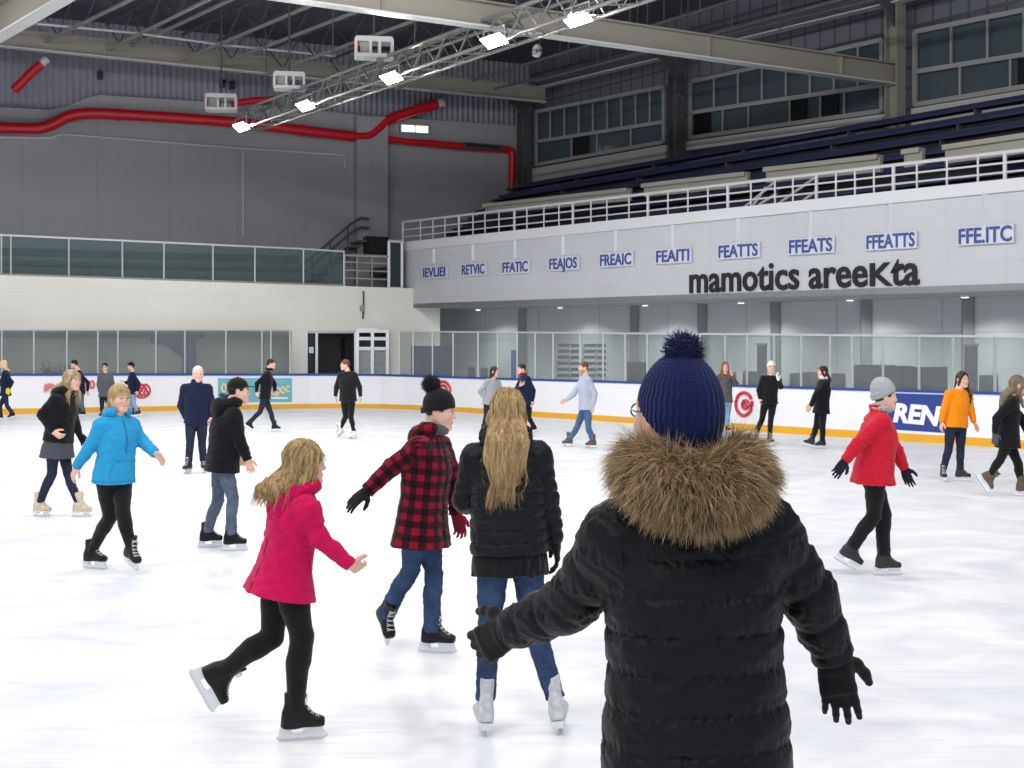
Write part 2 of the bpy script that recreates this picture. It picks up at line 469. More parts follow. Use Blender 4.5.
# ---- ice
mb = MB(); mb.prism([(-60, -12, -.1), (40, -12, -.1), (40, 70, -.1), (-60, 70, -.1)], (0, 0, .1)); structure(mb.build('floor', M_ice))

# ---- boards: a swept path (x, kick bottom, kick top, panel top, rail top) measured along the rink edge
BP = [(-700, 431, 423.6, 383.4, 380.6), (-300, 421.5, 414.5, 379, 376.4), (0, 414.6, 408.8, 375.9, 373.5), (140, 411.4, 406.6, 375.6, 373.2), (250, 409.2, 404.6, 375.6, 373.4), (310, 408.3, 403.9, 375.7, 373.5), (350, 408.2, 403.8, 375.8, 373.6),
      (380, 408.4, 404.1, 376.0, 373.9), (405, 409.2, 404.7, 376.7, 374.5), (430, 410.4, 405.7, 377.5, 375.3), (460, 412, 407.2, 378.5, 376.5), (620, 422.3, 416.6, 383.2, 381), (850, 437.6, 430.2, 390.4, 387.9), (1024, 449, 440.4, 395.6, 392.6), (1500, 480.3, 468.4, 409.9, 405.6), (2000, 513.2, 498, 424.9, 419.3)]
def bp_at(x):
    for i in range(len(BP) - 1):
        if BP[i][0] <= x <= BP[i + 1][0]: return [ly(x, (BP[i][0], BP[i][k]), (BP[i + 1][0], BP[i + 1][k])) for k in range(1, 5)]
bxs = sorted(set([b[0] for b in BP] + [60, 200, 280, 330, 365, 393, 418, 445, 540, 700, 780, 940]))
path = []
for x in bxs:
    y = bp_at(x); Y = HC * F / (y[0] - HY); path.append([at(x, yy, Y) for yy in y])
def strip(k0, k1, t, inset):
    mb = MB(); n = len(path); vs = []
    for i in range(n):
        d = (path[min(i + 1, n - 1)][0] - path[max(i - 1, 0)][0]); d.z = 0; d.normalize(); nn = Vector((-d.y, d.x, 0))
        if nn.y < 0 and abs(nn.y) > abs(nn.x) or nn.dot(path[i][0]) < 0: nn = -nn
        a, b = path[i][k0].copy(), path[i][k1].copy()
        if k0 == 0: a.z = 0
        a -= nn * inset; b -= nn * inset
        vs += [a, b, b + nn * t, a + nn * t]
    fs = [(0, 1, 2, 3), (4 * n - 4, 4 * n - 1, 4 * n - 2, 4 * n - 3)]
    for i in range(n - 1):
        for k in range(4):
            fs.append((4 * i + k, 4 * i + 4 + k, 4 * i + 4 + (k + 1) % 4, 4 * i + (k + 1) % 4))
    mb.add(vs, fs); return mb
board = thing('rink_board', 'white rink boards with blue cap rail and yellow kick plate running round the ice', 'barrier', (path[8][0].x, path[8][0].y, 0))
strip(0, 1, .10, .02).build('kick_plate', M_kick, board); strip(1, 2, .08, 0).build('board_panel', M_white, board); strip(2, 3, .13, .025).build('cap_rail', M_rail, board)

# ---- glass screens on the boards
def screen(nm, label, posts, top, ga, extra_tail=()):
    def g(x):
        y = bp_at(x); Y = HC * F / (y[0] - HY) ; 
        p = at(x, y[3], Y); q = at(x, top(x), Y); d = p.copy(); d.z = 0; d.normalize(); return p + d * .04, q + d * .04
    r = thing(nm, label, 'glass screen', g(posts[0])[0])
    for i, x in enumerate(posts):
        a, b = g(x); mb = MB(); mb.bar(a, b, .042, .06, (0, 1, 0)); mb.build('post', M_post, r)
    for x0, x1 in zip(posts[:-1], posts[1:]):
        a0, b0 = g(x0); a1, b1 = g(x1); d = (a1 - a0).normalized(); nn = Vector((-d.y, d.x, 0)).normalized()
        mb = MB(); mb.prism([a0 + d * .03, a1 - d * .03, b1 - d * .03, b0 + d * .03], nn * .012); mb.build('pane', ga, r)
    mb = MB()
    for x0, x1 in zip(posts[:-1], posts[1:]): mb.bar(g(x0)[1], g(x1)[1], .06, .05)
    mb.build('top_rail', M_post, r); return r
screen('glass_screen', 'left run of rink glass on grey posts in front of the white balcony wall', [-180, -120, -62, 2, 34, 67, 98, 118, 156, 185, 226, 262, 271, 290], lambda x: 329.4 + .0012 * x, M_glass)
screen('glass_screen', 'long right run of rink glass on grey posts below the lettered fascia', [399.5, 413, 432.5, 453, 478, 497.5, 517, 535, 553, 580, 603, 625, 647, 675, 700, 725, 747, 774, 801, 830, 852, 883, 919, 953, 995, 1042, 1094, 1150, 1215], lambda x: 331.5 + (x - 412) * .0085, M_glass)

# ---- far (left) side: balcony front, recess, grey wall, corrugated strip
wt = lambda x: 275 + .0323 * x
mb = MB()
mb.prism([PL(x, y, 1.2) for x, y in ((-420, wt(-420)), (292, wt(292)), (292, 331), (-420, 331))], LN * .25)
mb.prism([PL(x, y, 1.2) for x, y in ((292, wt(292)), (306, wt(306)), (306, 392), (292, 392))], LN * .25)
mb.prism([PL(x, y, 1.2) for x, y in ((306, wt(306)), (388, wt(388)), (388, 331.5), (306, 331.5))], LN * .25)
mb.prism([PL(x, y, 1.2) for x, y in ((388, wt(388)), (440, wt(440)), (440, 392), (388, 392))], LN * .25)
structure(mb.build('wall_left', M_wallw))
mb = MB(); a, b = PL(-420, wt(-420), 1.2), PL(440, wt(440), 1.2)
for p in (a, b): p.z = 4.1
a += LN * .26; b += LN * .26; mb.prism([a, b, b + LN * 6, a + LN * 6], (0, 0, .2)); structure(mb.build('floor_balcony', M_conc))
mb = MB(); a, b = PL(-420, 331, 1.45), PL(300, 331, 1.45); a.z = b.z = 2.62; mb.prism([a, b, b + LN * 2.6, a + LN * 2.6], (0, 0, .08)); structure(mb.build('ceiling_walkway', M_recl))
mb = MB(); a, b = PL(-420, 331, 3.4), PL(300, 331, 3.4); a.z = b.z = 0; mb.prism([a, b, b + Vector((0, 0, 2.65)), a + Vector((0, 0, 2.65))], LN * .2); structure(mb.build('wall_walkway', M_recl))
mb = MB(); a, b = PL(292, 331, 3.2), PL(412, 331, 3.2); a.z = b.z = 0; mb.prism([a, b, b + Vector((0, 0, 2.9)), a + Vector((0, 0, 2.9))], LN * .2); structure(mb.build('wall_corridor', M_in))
# blue banner on the walkway wall
t = thing('banner', 'navy blue banner along the walkway wall behind the left glass', 'banner', PL(160, 376, 3.3))
mb = MB(); mb.prism([PL(x, y, 3.36) for x, y in ((0, 331.5), (205, 331.5), (205, 338), (0, 338))], LN * .03); mb.build('strip', M_navyp, t)
mb = MB(); mb.prism([PL(x, y, 3.34) for x, y in ((150, 338), (196, 338), (196, 376), (182, 376), (182, 358), (166, 346), (150, 343))], LN * .03); mb.build('drape', M_navyp, t)

# grey wall with a stepped parapet, corrugated cladding above
DG = 6.0
top = [(-420, 100), (0, 107), (50, 110), (68, 106), (86, 98), (100, 95), (240, 104), (330, 112), (372, 116), (520, 126)]
mb = MB(); mb.prism([PL(x, y, DG) for x, y in top] + [PL(520, 300, DG), PL(-420, 290, DG)], LN * .3); structure(mb.build('wall_back', M_wallg))
mb = MB(); mb.prism([PL(x, y, DG - .5) for x, y in ((357, 116), (388, 117), (388, 292), (357, 292))], LN * .6); structure(mb.build('trim_pilaster', M_wallg))
mb = MB(); a = PL(-420, 112, DG + .3); b = PL(560, 130, DG + .3); n = 300; vs = []
for i in range(n + 1):
    p = lerp(a, b, i / n); off = -.05 if (i // 1) % 2 else .03
    vs += [Vector((p.x, p.y, 9.3)) + LN * off, Vector((p.x, p.y, 14.2)) + LN * off]
mb.add(vs, [(2 * i, 2 * i + 2, 2 * i + 3, 2 * i + 1) for i in range(n)]); structure(mb.build('wall_cladding', M_corr))
# thin conduit and downpipe on the grey wall
t = thing('conduit', 'thin pale conduit running along and down the grey upper wall', 'pipe', PL(243, 150, DG))
mb = MB(); mb.tube([PL(x, y, DG - .06) for x, y in ((-60, 136), (50, 138), (62, 134), (150, 141), (240, 148), (345, 155), (345, 168))], .035, 6); mb.build('run', M_steell, t)
mb = MB(); mb.tube([PL(243, 150, DG - .06), PL(243, 236, DG - .06)], .03, 6); mb.build('drop', M_steell, t)
def redpipe(label, pts, r, D, cap_=None, nm='sprinkler_pipe', flange=()):
    t = thing(nm, label, 'pipe', PL(pts[0][0], pts[0][1], D))
    P = [PL(x, y, D) for x, y in pts]
    S = []
    for i in range(len(P) - 1):
        p0 = P[max(i - 1, 0)]; p1 = P[i]; p2 = P[i + 1]; p3 = P[min(i + 2, len(P) - 1)]
        for k in range(6):
            s = k / 6; m1 = (p2 - p0) * .5; m2 = (p3 - p1) * .5
            L_ = (p2 - p1).length; m1 = m1.normalized() * min(m1.length, L_); m2 = m2.normalized() * min(m2.length, L_)
            S.append((2 * s ** 3 - 3 * s ** 2 + 1) * p1 + (s ** 3 - 2 * s ** 2 + s) * m1 + (-2 * s ** 3 + 3 * s ** 2) * p2 + (s ** 3 - s ** 2) * m2)
    S.append(P[-1]); mb = MB(); mb.tube(S, r, 16); mb.build('pipe', M_red, t, smooth=True)
    if cap_: mb = MB(); d = (S[-1] - S[-4]).normalized(); mb.tube([S[-1], S[-1] + d * .28], r * .9, 14); mb.build('end_cap', M_steell, t, smooth=True)
    for x, y in flange:
        p = PL(x, y, D); q = PL(x + 2, ly(x + 2, (x, y), (x + 20, y + 1.4)), D); mb = MB(); mb.tube([p, q], r * 1.15, 16); mb.build('flange', M_red, t, smooth=True)
    return t
redpipe('thick red pipe swerving along the grey far wall to a raised end', [(-120, 120), (-40, 126), (36, 128.5), (52, 124.5), (68, 116.5), (88, 113.5), (120, 114.5), (230, 122), (350, 136), (368, 136), (378, 129), (388, 120), (404, 114), (437, 104)], .205, DG - .35, True, flange=((118, 114.6), (300, 130)))
redpipe('straight red pipe continuing along the wall to the corner and dropping beside the pillar', [(372, 138), (420, 142.5), (470, 147), (508, 149.5), (512, 153), (512, 172), (512, 196)], .15, DG - .3)
redpipe('short red pipe stub slanting below the roof beam at upper left', [(14, 90), (24, 80), (34, 70), (41, 64)], .16, DG - 1.2, True)
redpipe('short red pipe glimpsed behind the far end of the lighting truss', [(232, 104), (250, 101), (276, 99)], .13, DG - .4)
t = thing('lit_sign', 'small lit white sign on the grey wall beside the red pipe', 'sign', PL(415, 128, DG - .1))
mb = MB(); mb.prism([PL(x, y, DG - .16) for x, y in ((400, 122.5), (430, 124.5), (430, 134.5), (400, 132.5))], LN * .14); mb.build('case', M_steel, t)
for i, (x, w) in enumerate(((402, 6.5), (409.5, 5), (416, 4.5), (421.5, 6.5))):
    mb = MB(); mb.prism([PL(x, 124.8 + i * .4, DG - .19), PL(x + w, 125.2 + i * .4, DG - .19), PL(x + w, 131.6 + i * .4, DG - .19), PL(x, 131.2 + i * .4, DG - .19)], LN * .03); mb.build('lit_panel', M_led, t)
t = thing('dark_sign', 'long dark sign box over the red pipe near the corner pillar', 'sign', PL(485, 146, DG - .6))
mb = MB(); mb.prism([PL(x, y, DG - .62) for x, y in ((464, 142), (503, 145), (503, 150), (464, 147.5))], LN * .12); mb.build('case', M_dark, t)
mb = MB(); mb.prism([PL(x, y, DG - .65) for x, y in ((466, 143), (501, 146), (501, 149), (466, 146.4))], LN * .03); mb.build('face', mat('dark green face', (34, 44, 42), .4), t)
for x, y, lb in ((100, 75, 'left one'), (223, 83.5, 'middle one'), (232.5, 85.5, 'right one')):
    t = thing('wall_vent', 'small dark vent high on the corrugated cladding, the ' + lb + ' of three', 'vent', PL(x, y, DG))
    mb = MB(); mb.prism([PL(x - 2.8, y - 4, DG + .1), PL(x + 2.8, y - 4, DG + .1), PL(x + 2.8, y + 4, DG + .1), PL(x - 2.8, y + 4, DG + .1)], LN * .2); mb.build('vent_frame', M_dark, t)
    for k in range(3): mb = MB(); mb.bar(PL(x - 2.4, y - 2.4 + 2.4 * k, DG + .05), PL(x + 2.4, y - 2.4 + 2.4 * k, DG + .05), .06, .05); mb.build('slat', M_blackm, t)

# balcony glass rail
def balrail():
    posts = [-150, -95, -45, 1.5, 11, 69, 122.5, 164, 213, 255, 303.5, 344]
    tp = lambda x: 235 + .046 * x
    r = thing('balcony_rail', 'glazed balcony railing with pale posts above the white wall', 'railing', PL(0, wt(0), 1.35))
    for x in posts: mb = MB(); mb.bar(PL(x, wt(x), 1.35), PL(x, tp(x), 1.35), .045, .05, (0, 1, 0)); mb.build('post', M_post, r)
    for a, b in zip(posts[:-1], posts[1:]):
        mb = MB(); mb.prism([PL(a + .8, wt(a), 1.35), PL(b - .8, wt(b), 1.35), PL(b - .8, tp(b), 1.35), PL(a + .8, tp(a), 1.35)], LN * .012); mb.build('pane', M_glassb, r)
    mb = MB(); mb.bar(PL(-150, tp(-150), 1.35), PL(303.5, tp(303.5), 1.35), .07, .06); mb.bar(PL(303.5, tp(303.5), 1.35), PL(344, 251.5, 1.35), .07, .06); mb.build('top_rail', M_post, r)
    mb = MB(); mb.bar(PL(-150, wt(-150) - 1, 1.34), PL(344, wt(344) - 1, 1.34), .06, .05); mb.build('bottom_rail', M_steel, r)
balrail()
t = thing('balcony_bench', 'dark long bench with backrest standing behind the balcony glass', 'bench', PL(150, 262, 4))
mb = MB(); mb.prism([PL(x, y, 4.4) for x, y in ((-100, 245), (300, 256), (300, 264), (-100, 253))], LN * .08); mb.build('backrest', M_dark, t)
mb = MB(); a, b = PL(-100, 262, 3.7), PL(300, 272, 3.7); mb.prism([a, b, b + LN * .6, a + LN * .6], (0, 0, .08)); mb.build('seat', M_dark, t)
for x in (-60, 20, 90, 150, 215, 280):
    mb = MB(); p = PL(x, ly(x, (-100, 263), (300, 273)), 4.0); q = p.copy(); q.z = 4.3; mb.bar(p, q, .08, .08, (0, 1, 0)); mb.build('leg', M_steel, t)
# stairs up beside the balcony
t = thing('stair_handrail', 'pair of dark sloping stair handrails rising against the grey wall', 'handrail', PL(320, 280, 4.6))
for dy in (0, 9):
    mb = MB(); mb.tube([PL(x, y + dy, 5.2) for x, y in ((305, 263), (352, 223), (361, 218), (369, 219))], .05, 7); mb.build('rail', M_dark, t, smooth=True)
for x, y in ((312, 257), (330, 242), (348, 226)):
    mb = MB(); mb.tube([PL(x, y, 5.2), PL(x, y + 26, 5.2)], .035, 6); mb.build('post', M_dark, t)
mb = MB()
for i in range(9):
    x = 308 + i * 6.4; y = 284 - i * 5.5
    mb.prism([PL(x, y, 4.7), PL(x + 8, y + .2, 4.7), PL(x + 8, y + 2.2, 4.7), PL(x, y + 2, 4.7)], LN * 1.2)
mb.build('stair_tread', M_dark, t)
t = thing('box_cabinet', 'dark box cabinet mounted on the wall at the head of the stairs', 'cabinet', PL(378, 254, 5))
mb = MB(); mb.prism([PL(x, y, 4.9) for x, y in ((367, 236), (388, 237), (388, 254), (367, 253))], LN * .5); mb.build('case', M_blackm, t)
mb = MB(); mb.prism([PL(x, y, 4.86) for x, y in ((369, 238), (386.5, 238.8), (386.5, 252), (369, 251.4))], LN * .05); mb.build('door', mat('dark door', (34, 34, 37), .5), t)
t = thing('metal_balustrade', 'short metal railing with horizontal bars beside the balcony glass', 'railing', PL(366, 287, 1.35))
for k, y in enumerate((255, 262, 270, 278)): mb = MB(); mb.tube([PL(344, y, 1.4), PL(389, y + 1.6, 1.4)], .03 if k else .05, 6); mb.build('rail', M_steel, t)
for x in (329, 345, 357, 372, 388): mb = MB(); mb.tube([PL(x, 254.5 if x > 340 else 266, 1.42), PL(x, wt(x), 1.42)], .03, 6); mb.build('post', M_steel, t)
t = thing('end_screen', 'dark framed glass end panel where the balcony meets the fascia', 'glass screen', PL(396, 288, 1.4))
mb = MB()
for a, b in (((389, 241), (389, 288)), ((402, 242), (402, 288.5)), ((389, 241), (402, 242)), ((389, 288), (402, 288.5))): mb.bar(PL(a[0], a[1], 1.4), PL(b[0], b[1], 1.4), .09, .09, (0, 1, 0) if a[0] == b[0] else (0, 0, 1))
mb.build('frame', M_post, t); mb = MB(); mb.prism([PL(x, y, 1.42) for x, y in ((389.5, 242), (401.5, 242.6), (401.5, 288), (389.5, 287.6))], LN * .02); mb.build('pane', mat('smoked pane', (40, 52, 54), .2), t)

# doorway at the corner
d = structure(bpy.data.objects.new('door_1', None)); COL.objects.link(d); d.location = PL(332, 392, 1.2)
mb = MB()
for a, b in (((306.5, 331.5), (306.5, 392)), ((316.8, 331.5), (316.8, 392)), ((355.5, 331.5), (355.5, 392))): mb.bar(PL(a[0], a[1], 1.18), PL(b[0], b[1], 1.18), .09, .09, (0, 1, 0))
mb.bar(PL(306.5, 332, 1.18), PL(355.5, 332, 1.18), .09, .09); mb.build('frame', M_gold, d)
mb = MB(); mb.prism([PL(x, y, 1.3) for x, y in ((307, 333), (316, 333), (316, 392), (307, 392))], LN * .04); mb.build('side_light', mat('dark side light', (40, 44, 50), .2), d)
t = thing('notice', 'small white notice stuck on the dark side panel of the doorway', 'notice', PL(311, 350, 1.25)); mb = MB(); mb.prism([PL(x, y, 1.27) for x, y in ((309, 347), (313.5, 347), (313.5, 353), (309, 353))], LN * .02); mb.build('sheet', M_inkw, t)
for y in (348.4, 350, 351.6): mb = MB(); mb.prism([PL(x, yy, 1.262) for x, yy in ((309.8, y - .3), (312.8, y - .3), (312.8, y + .3), (309.8, y + .3))], LN * .01); mb.build('line', M_steel, t)
t = thing('locker', 'dark locker standing just inside the open doorway', 'locker', PL(350, 400, 2.6))
mb = MB(); mb.prism([PL(x, y, 2.5) for x, y in ((345, 338), (356, 338), (356, 395), (345, 395))], LN * .5); mb.build('case', M_blackm, t)
for k in range(4): mb = MB(); mb.prism([PL(x, y + 9.5 * k, 2.46) for x, y in ((345.8, 340), (355, 340), (355, 348), (345.8, 348))], LN * .04); mb.build('door', mat('dark locker door', (36, 37, 40), .45), t)
t = thing('glazed_door', 'white framed glazed double door unit right of the doorway', 'door', PL(373, 392, 1.0))
mb = MB()
for x in (357.5, 372.5, 387.5): mb.bar(PL(x, 330, .95), PL(x, 395, .95), .11, .1, (0, 1, 0))
for y in (331, 338.5, 348.5, 376): mb.bar(PL(357.5, y, .95), PL(387.5, y + .2, .95), .1, .12)
mb.build('frame', M_white, t)
for x0, x1 in ((358.6, 371.4), (373.6, 386.4)):
    mb = MB(); mb.prism([PL(x, y, 1.0) for x, y in ((x0, 339.5), (x1, 339.5), (x1, 347.5), (x0, 347.5))], LN * .03); mb.build('dark_pane', mat('dark glazing', (36, 42, 46), .15), t)
    mb = MB(); mb.prism([PL(x, y, 1.0) for x, y in ((x0, 350), (x1, 350), (x1, 375), (x0, 375))], LN * .03); mb.build('frosted_pane', mat('frosted glazing', (150, 160, 156), .3, var=(6, .15)), t)
mb = MB(); mb.prism([PL(x, y, .88) for x, y in ((357, 328), (377, 328), (377, 331.4), (357, 331.4))], LN * .08); mb.build('sign_strip', M_inkw, t)
t = thing('wall_cable', 'dark cable and junction box hanging on the white wall above the door', 'cable', PL(363, 300, 1.15))
mb = MB(); mb.tube([PL(363.4, 291, 1.15), PL(363.6, 305, 1.15), PL(362.8, 319, 1.15)], .035, 6); mb.build('cable', M_dark, t)
mb = MB(); mb.prism([PL(x, y, 1.1) for x, y in ((360.5, 305.5), (365, 305.5), (365, 311), (360.5, 311))], LN * .1); mb.build('junction_box', M_steel, t)

# ---- right side: fascia, recess, stand
DF = 1.5
ft = lambda x: ly(x, (403, 243), (1024, 178)); fb = lambda x: ly(x, (403, 308), (1024, 290))
XR = 1500
mb = MB(); mb.prism([PR(403, ft(403), DF), PR(XR, ft(XR), DF), PR(XR, fb(XR), DF), PR(403, fb(403), DF)], VD * .3)
mb.prism([PR(403, ft(403), DF), PR(403, fb(403), DF), PR(403, fb(403), DF) + VD * 5, PR(403, ft(403), DF) + VD * 5], UD * .2)
structure(mb.build('wall_right', M_fascia))
mb = MB(); mb.prism([PR(402, ft(402) - 1, DF - .06), PR(XR, ft(XR) - 1, DF - .06), PR(XR, ft(XR) + 15, DF - .06), PR(402, ft(402) + 8, DF - .06)], VD * .45); structure(mb.build('trim_cap', M_cap))
mb = MB()
for x in (434, 473, 515, 563, 615.5, 672.5, 738, 810.5, 890.5, 985): mb.bar(PR(x, ft(x) + 9, DF - .02), PR(x, ft(x) + lerp(24, 50, (x - 434) / 551) * .96, DF - .02), .10, .05, (0, 1, 0))
structure(mb.build('trim_ribs', M_cap))
a, b = PR(403, fb(403), DF), PR(XR, fb(XR), DF); mb = MB(); mb.prism([a, b, b + VD * 5, a + VD * 5], (0, 0, .15)); structure(mb.build('ceiling_recess', mat('soffit', (120, 124, 124), .7)))
mb = MB(); a, b = PR(300, 320, 4.6), PR(XR, 320, 4.6); a.z = b.z = 0; mb.prism([a, b, b + Vector((0, 0, 4.4)), a + Vector((0, 0, 4.4))], VD * .2); structure(mb.build('wall_recess', M_recess))
mb = MB()
for x in (522, 634, 702, 775, 866, 968, 1085):
    p = PR(x, 320, 4.5); p.z = 0; mb.bar(p, p + Vector((0, 0, 3.9)), .28, .14, (0, 1, 0))
structure(mb.build('trim_mullions', mat('mullion grey', (128, 134, 136), .6)))
# lettering
def lettering(nm, txt, a, b, base_a, base_b, D, m, parent=None, bold=0.0, depth=.03, fit=True, h=None, shear=0.0, small=None):
    """text from picture x a to b on the plane of the right-hand fascia / boards"""
    c = bpy.data.curves.new(nm, 'FONT'); c.body = txt; c.extrude = depth / 2; c.offset = bold; c.size = 1.0; c.resolution_u = 3; c.shear = shear
    o = bpy.data.objects.new(nm, c); COL.objects.link(o); bpy.context.view_layer.update()
    me = bpy.data.meshes.new_from_object(o.evaluated_get(bpy.context.evaluated_depsgraph_get())); bpy.data.objects.remove(o)
    n = len(me.vertices); co = np.empty(n * 3, dtype=R32); me.vertices.foreach_get('co', co); co = co.reshape(-1, 3)
    if small:                                                       # one capital drawn at small-letter height
        def width(t_):
            cc = bpy.data.curves.new('w', 'FONT'); cc.body = t_ + '.'; cc.size = 1.0; oo = bpy.data.objects.new('w', cc); COL.objects.link(oo); bpy.context.view_layer.update()
            v_ = max(b[0] for b in oo.bound_box); bpy.data.objects.remove(oo); return v_
        k_ = txt.index(small); xa, xb = width(txt[:k_]), width(txt[:k_ + 1])
        dw = width('') ; m_ = (co[:, 0] > xa - dw + .0) & (co[:, 0] < xb - dw + .02) 
        co[m_, 1] *= .74
    x0, x1 = co[:, 0].min(), co[:, 0].max()
    A_, B_ = D(a, base_a), D(b, base_b); w = (B_ - A_); sc = w.length / (x1 - x0); ux = w.normalized(); up = Vector((0, 0, 1)); hs_ = sc if h is None else h
    out_n = ux.cross(up)
    P = np.array(A_)[None, :] + np.outer((co[:, 0] - x0) * sc, ux) + np.outer(co[:, 1] * hs_, up) + np.outer(co[:, 2], out_n)
    off = np.array(rootloc(parent)) if parent is not None else np.zeros(3)
    me.vertices.foreach_set('co', (P - off).astype(R32).ravel()); me.update()
    return link(nm, me, m, parent)
t = thing('fascia_lettering', 'large black lowercase lettering spelling mamotics areekta on the pale fascia', 'lettering', PR(805, 290, DF - .05))
lettering('lettering', 'mamotics areeKta', 689.5, 919.5, 292.5, 284, lambda x, y: PR(x, y, DF - .03), M_black, t, bold=.018, depth=.03, h=1.04, small='K')
SG = [(434, 272, 22, 9, 'IEVLIEI'), (473, 269.2, 22.5, 9.5, 'RETVIC'), (515, 266.8, 25, 10, 'FFATIC'), (563, 263.2, 27.5, 10.5, 'FEAJOS'), (615.5, 259.3, 31, 11, 'FREAIC'), (672.5, 255.5, 33, 11.5, 'FEAITI'),
      (738, 250.5, 39, 12, 'FEATTS'), (810.5, 245.4, 43, 13, 'FFEATS'), (890.5, 240.6, 48, 13.5, 'FFEATTS'), (985, 234.6, 53, 15, 'FFE.ITC')]
onames = ['first plate from the far end', 'second plate from the far end', 'third plate from the far end', 'fourth plate from the far end', 'fifth plate from the far end', 'sixth plate from the far end', 'over the start of the black lettering', 'over the middle of the black lettering', 'over the end of the black lettering', 'largest plate, nearest the camera']
for (x, y, w, h, s), on in zip(SG, onames):
    t = thing('sign_plate', 'small sign plate reading %s in blue, %s' % (s, on), 'sign', PR(x, y, DF), 'blue lettered plates on the fascia')
    sl = lambda xx: y + (xx - x) * -.062
    mb = MB(); mb.prism([PR(xx, yy, DF - .07) for xx, yy in ((x - w / 2 - 1, sl(x - w / 2) - h * .5 - 1.5), (x + w / 2 + 2, sl(x + w / 2) - h * .5 - 1.5), (x + w / 2 + 2, sl(x + w / 2) + h * .5 + 2), (x - w / 2 - 1, sl(x - w / 2) + h * .5 + 2))], VD * .05); mb.build('plate', M_plate, t)
    zz = (PR(x, y - h / 2, DF) - PR(x, y + h / 2, DF)).length
    lettering('lettering', s, x - w / 2, x + w / 2, sl(x - w / 2) + h * .5, sl(x + w / 2) + h * .5, lambda a, b: PR(a, b, DF - .085), M_blueink, t, bold=.02, depth=.012, h=zz / .70)

# fascia railing
rt = lambda x: ly(x, (403, 222), (1024, 150))
t = thing('fascia_railing', 'long white metal railing on top of the lettered fascia', 'railing', PR(700, ft(700), DF + .2))
pxs = [403, 420.6, 433, 445, 459, 473, 485, 499, 514.5, 527, 544, 559, 573, 591, 607, 629, 648, 668, 688, 708, 728, 751, 775, 793, 816.5, 836, 855, 874, 893.6, 917, 947, 978, 1005, 1042, 1080, 1122, 1170, 1222]
for i, x in enumerate(pxs):
    mb = MB(); mb.tube([PR(x, rt(x), DF + .2), PR(x, ft(x), DF + .2)], .045 if i % 4 == 0 else .026, 7); mb.build('post', M_steell, t)
for k, f_ in enumerate((0, .38, .72)):
    mb = MB(); mb.tube([PR(403, lerp(rt(403), ft(403), f_), DF + .2), PR(1240, lerp(rt(1240), ft(1240), f_), DF + .2)], (.045, .026, .026)[k], 7); mb.build('rail', M_steell, t)
t = thing('stair_rails', 'slanting white stair rails in a gap of the stand behind the long railing', 'handrail', PR(780, 205, DF + .6))
for a, b in (((745, 207), (775, 182)), ((753, 206), (766, 187)), ((779, 203.6), (815, 177.5)), ((801.6, 202), (815, 192)), ((759, 205), (776, 194))):
    mb = MB(); mb.tube([PR(a[0], a[1], DF + .6), PR(b[0], b[1], DF + .6)], .04, 7); mb.build('rail', M_steell, t)

# stand: stepped rows of navy seating from the walkway to the windows
DW = 9.0
def zr(D, x, y): return PR(x, y, D).z
z0 = PR(700, ft(700), DF).z - .55
u0 = PR(470, 230, DF); u1 = PR(XR, 150, DF)
s0_ = -43.2; s1_ = u1.dot(UD)
def stand(u, D, z): return UD * u + VD * (V0 + D) + Vector((0, 0, z))
zb = PR(785, 141, DW).z - .62; DB = 7.7
mb = MB(); NT = 6
for i in range(NT):
    D0 = 3.2 + i * (DB - 3.2) / NT; zt = lerp(z0 + .15, zb, (i + 1) / NT)
    mb.prism([stand(s0_, D0, z0 - .8), stand(s0_, DW, z0 - .8), stand(s0_, DW, zt), stand(s0_, D0, zt)], UD * (s1_ - s0_))
mb.prism([stand(s0_ - 1.5, DF + .32, z0 - .3), stand(s0_ - 1.5, 3.4, z0 - .3), stand(s0_ - 1.5, 3.4, z0), stand(s0_ - 1.5, DF + .32, z0)], UD * (s1_ - s0_ + 1.5))
structure(mb.build('floor_stand', M_conc))
names = ['front', 'second', 'third', 'fourth', 'fifth', 'back']
for i in range(NT):
    D0 = 3.2 + i * (DB - 3.2) / NT; zt = lerp(z0 + .15, zb, (i + 1) / NT)
    r = thing('seat_row', 'navy bench seating in the stand behind the fascia, the %s row' % names[i], 'seating', stand((s0_ + s1_) / 2, D0 + .4, zt), 'navy seat rows of the stand')
    mb = MB(); a = stand(s0_ + .4, D0 + .06, zt + .17); mb.prism([a, a + VD * .42, a + VD * .42 + Vector((0, 0, .06)), a + Vector((0, 0, .06))], UD * (s1_ - s0_ - .8)); mb.build('seat', M_navyseat, r)
    mb = MB(); a = stand(s0_ + .4, D0 + .48, zt + .26); mb.prism([a, a + VD * .05, a + VD * .09 + Vector((0, 0, .16)), a + VD * .04 + Vector((0, 0, .16))], UD * (s1_ - s0_ - .8)); mb.build('backrest', M_navyseat, r)
    for k in range(9):
        mb = MB(); u = lerp(s0_ + .6, s1_ - .6, k / 8); mb.bar(stand(u, D0 + .25, zt), stand(u, D0 + .25, zt + .18), .05, .3, tuple(VD)); mb.build('support', M_dark, r)
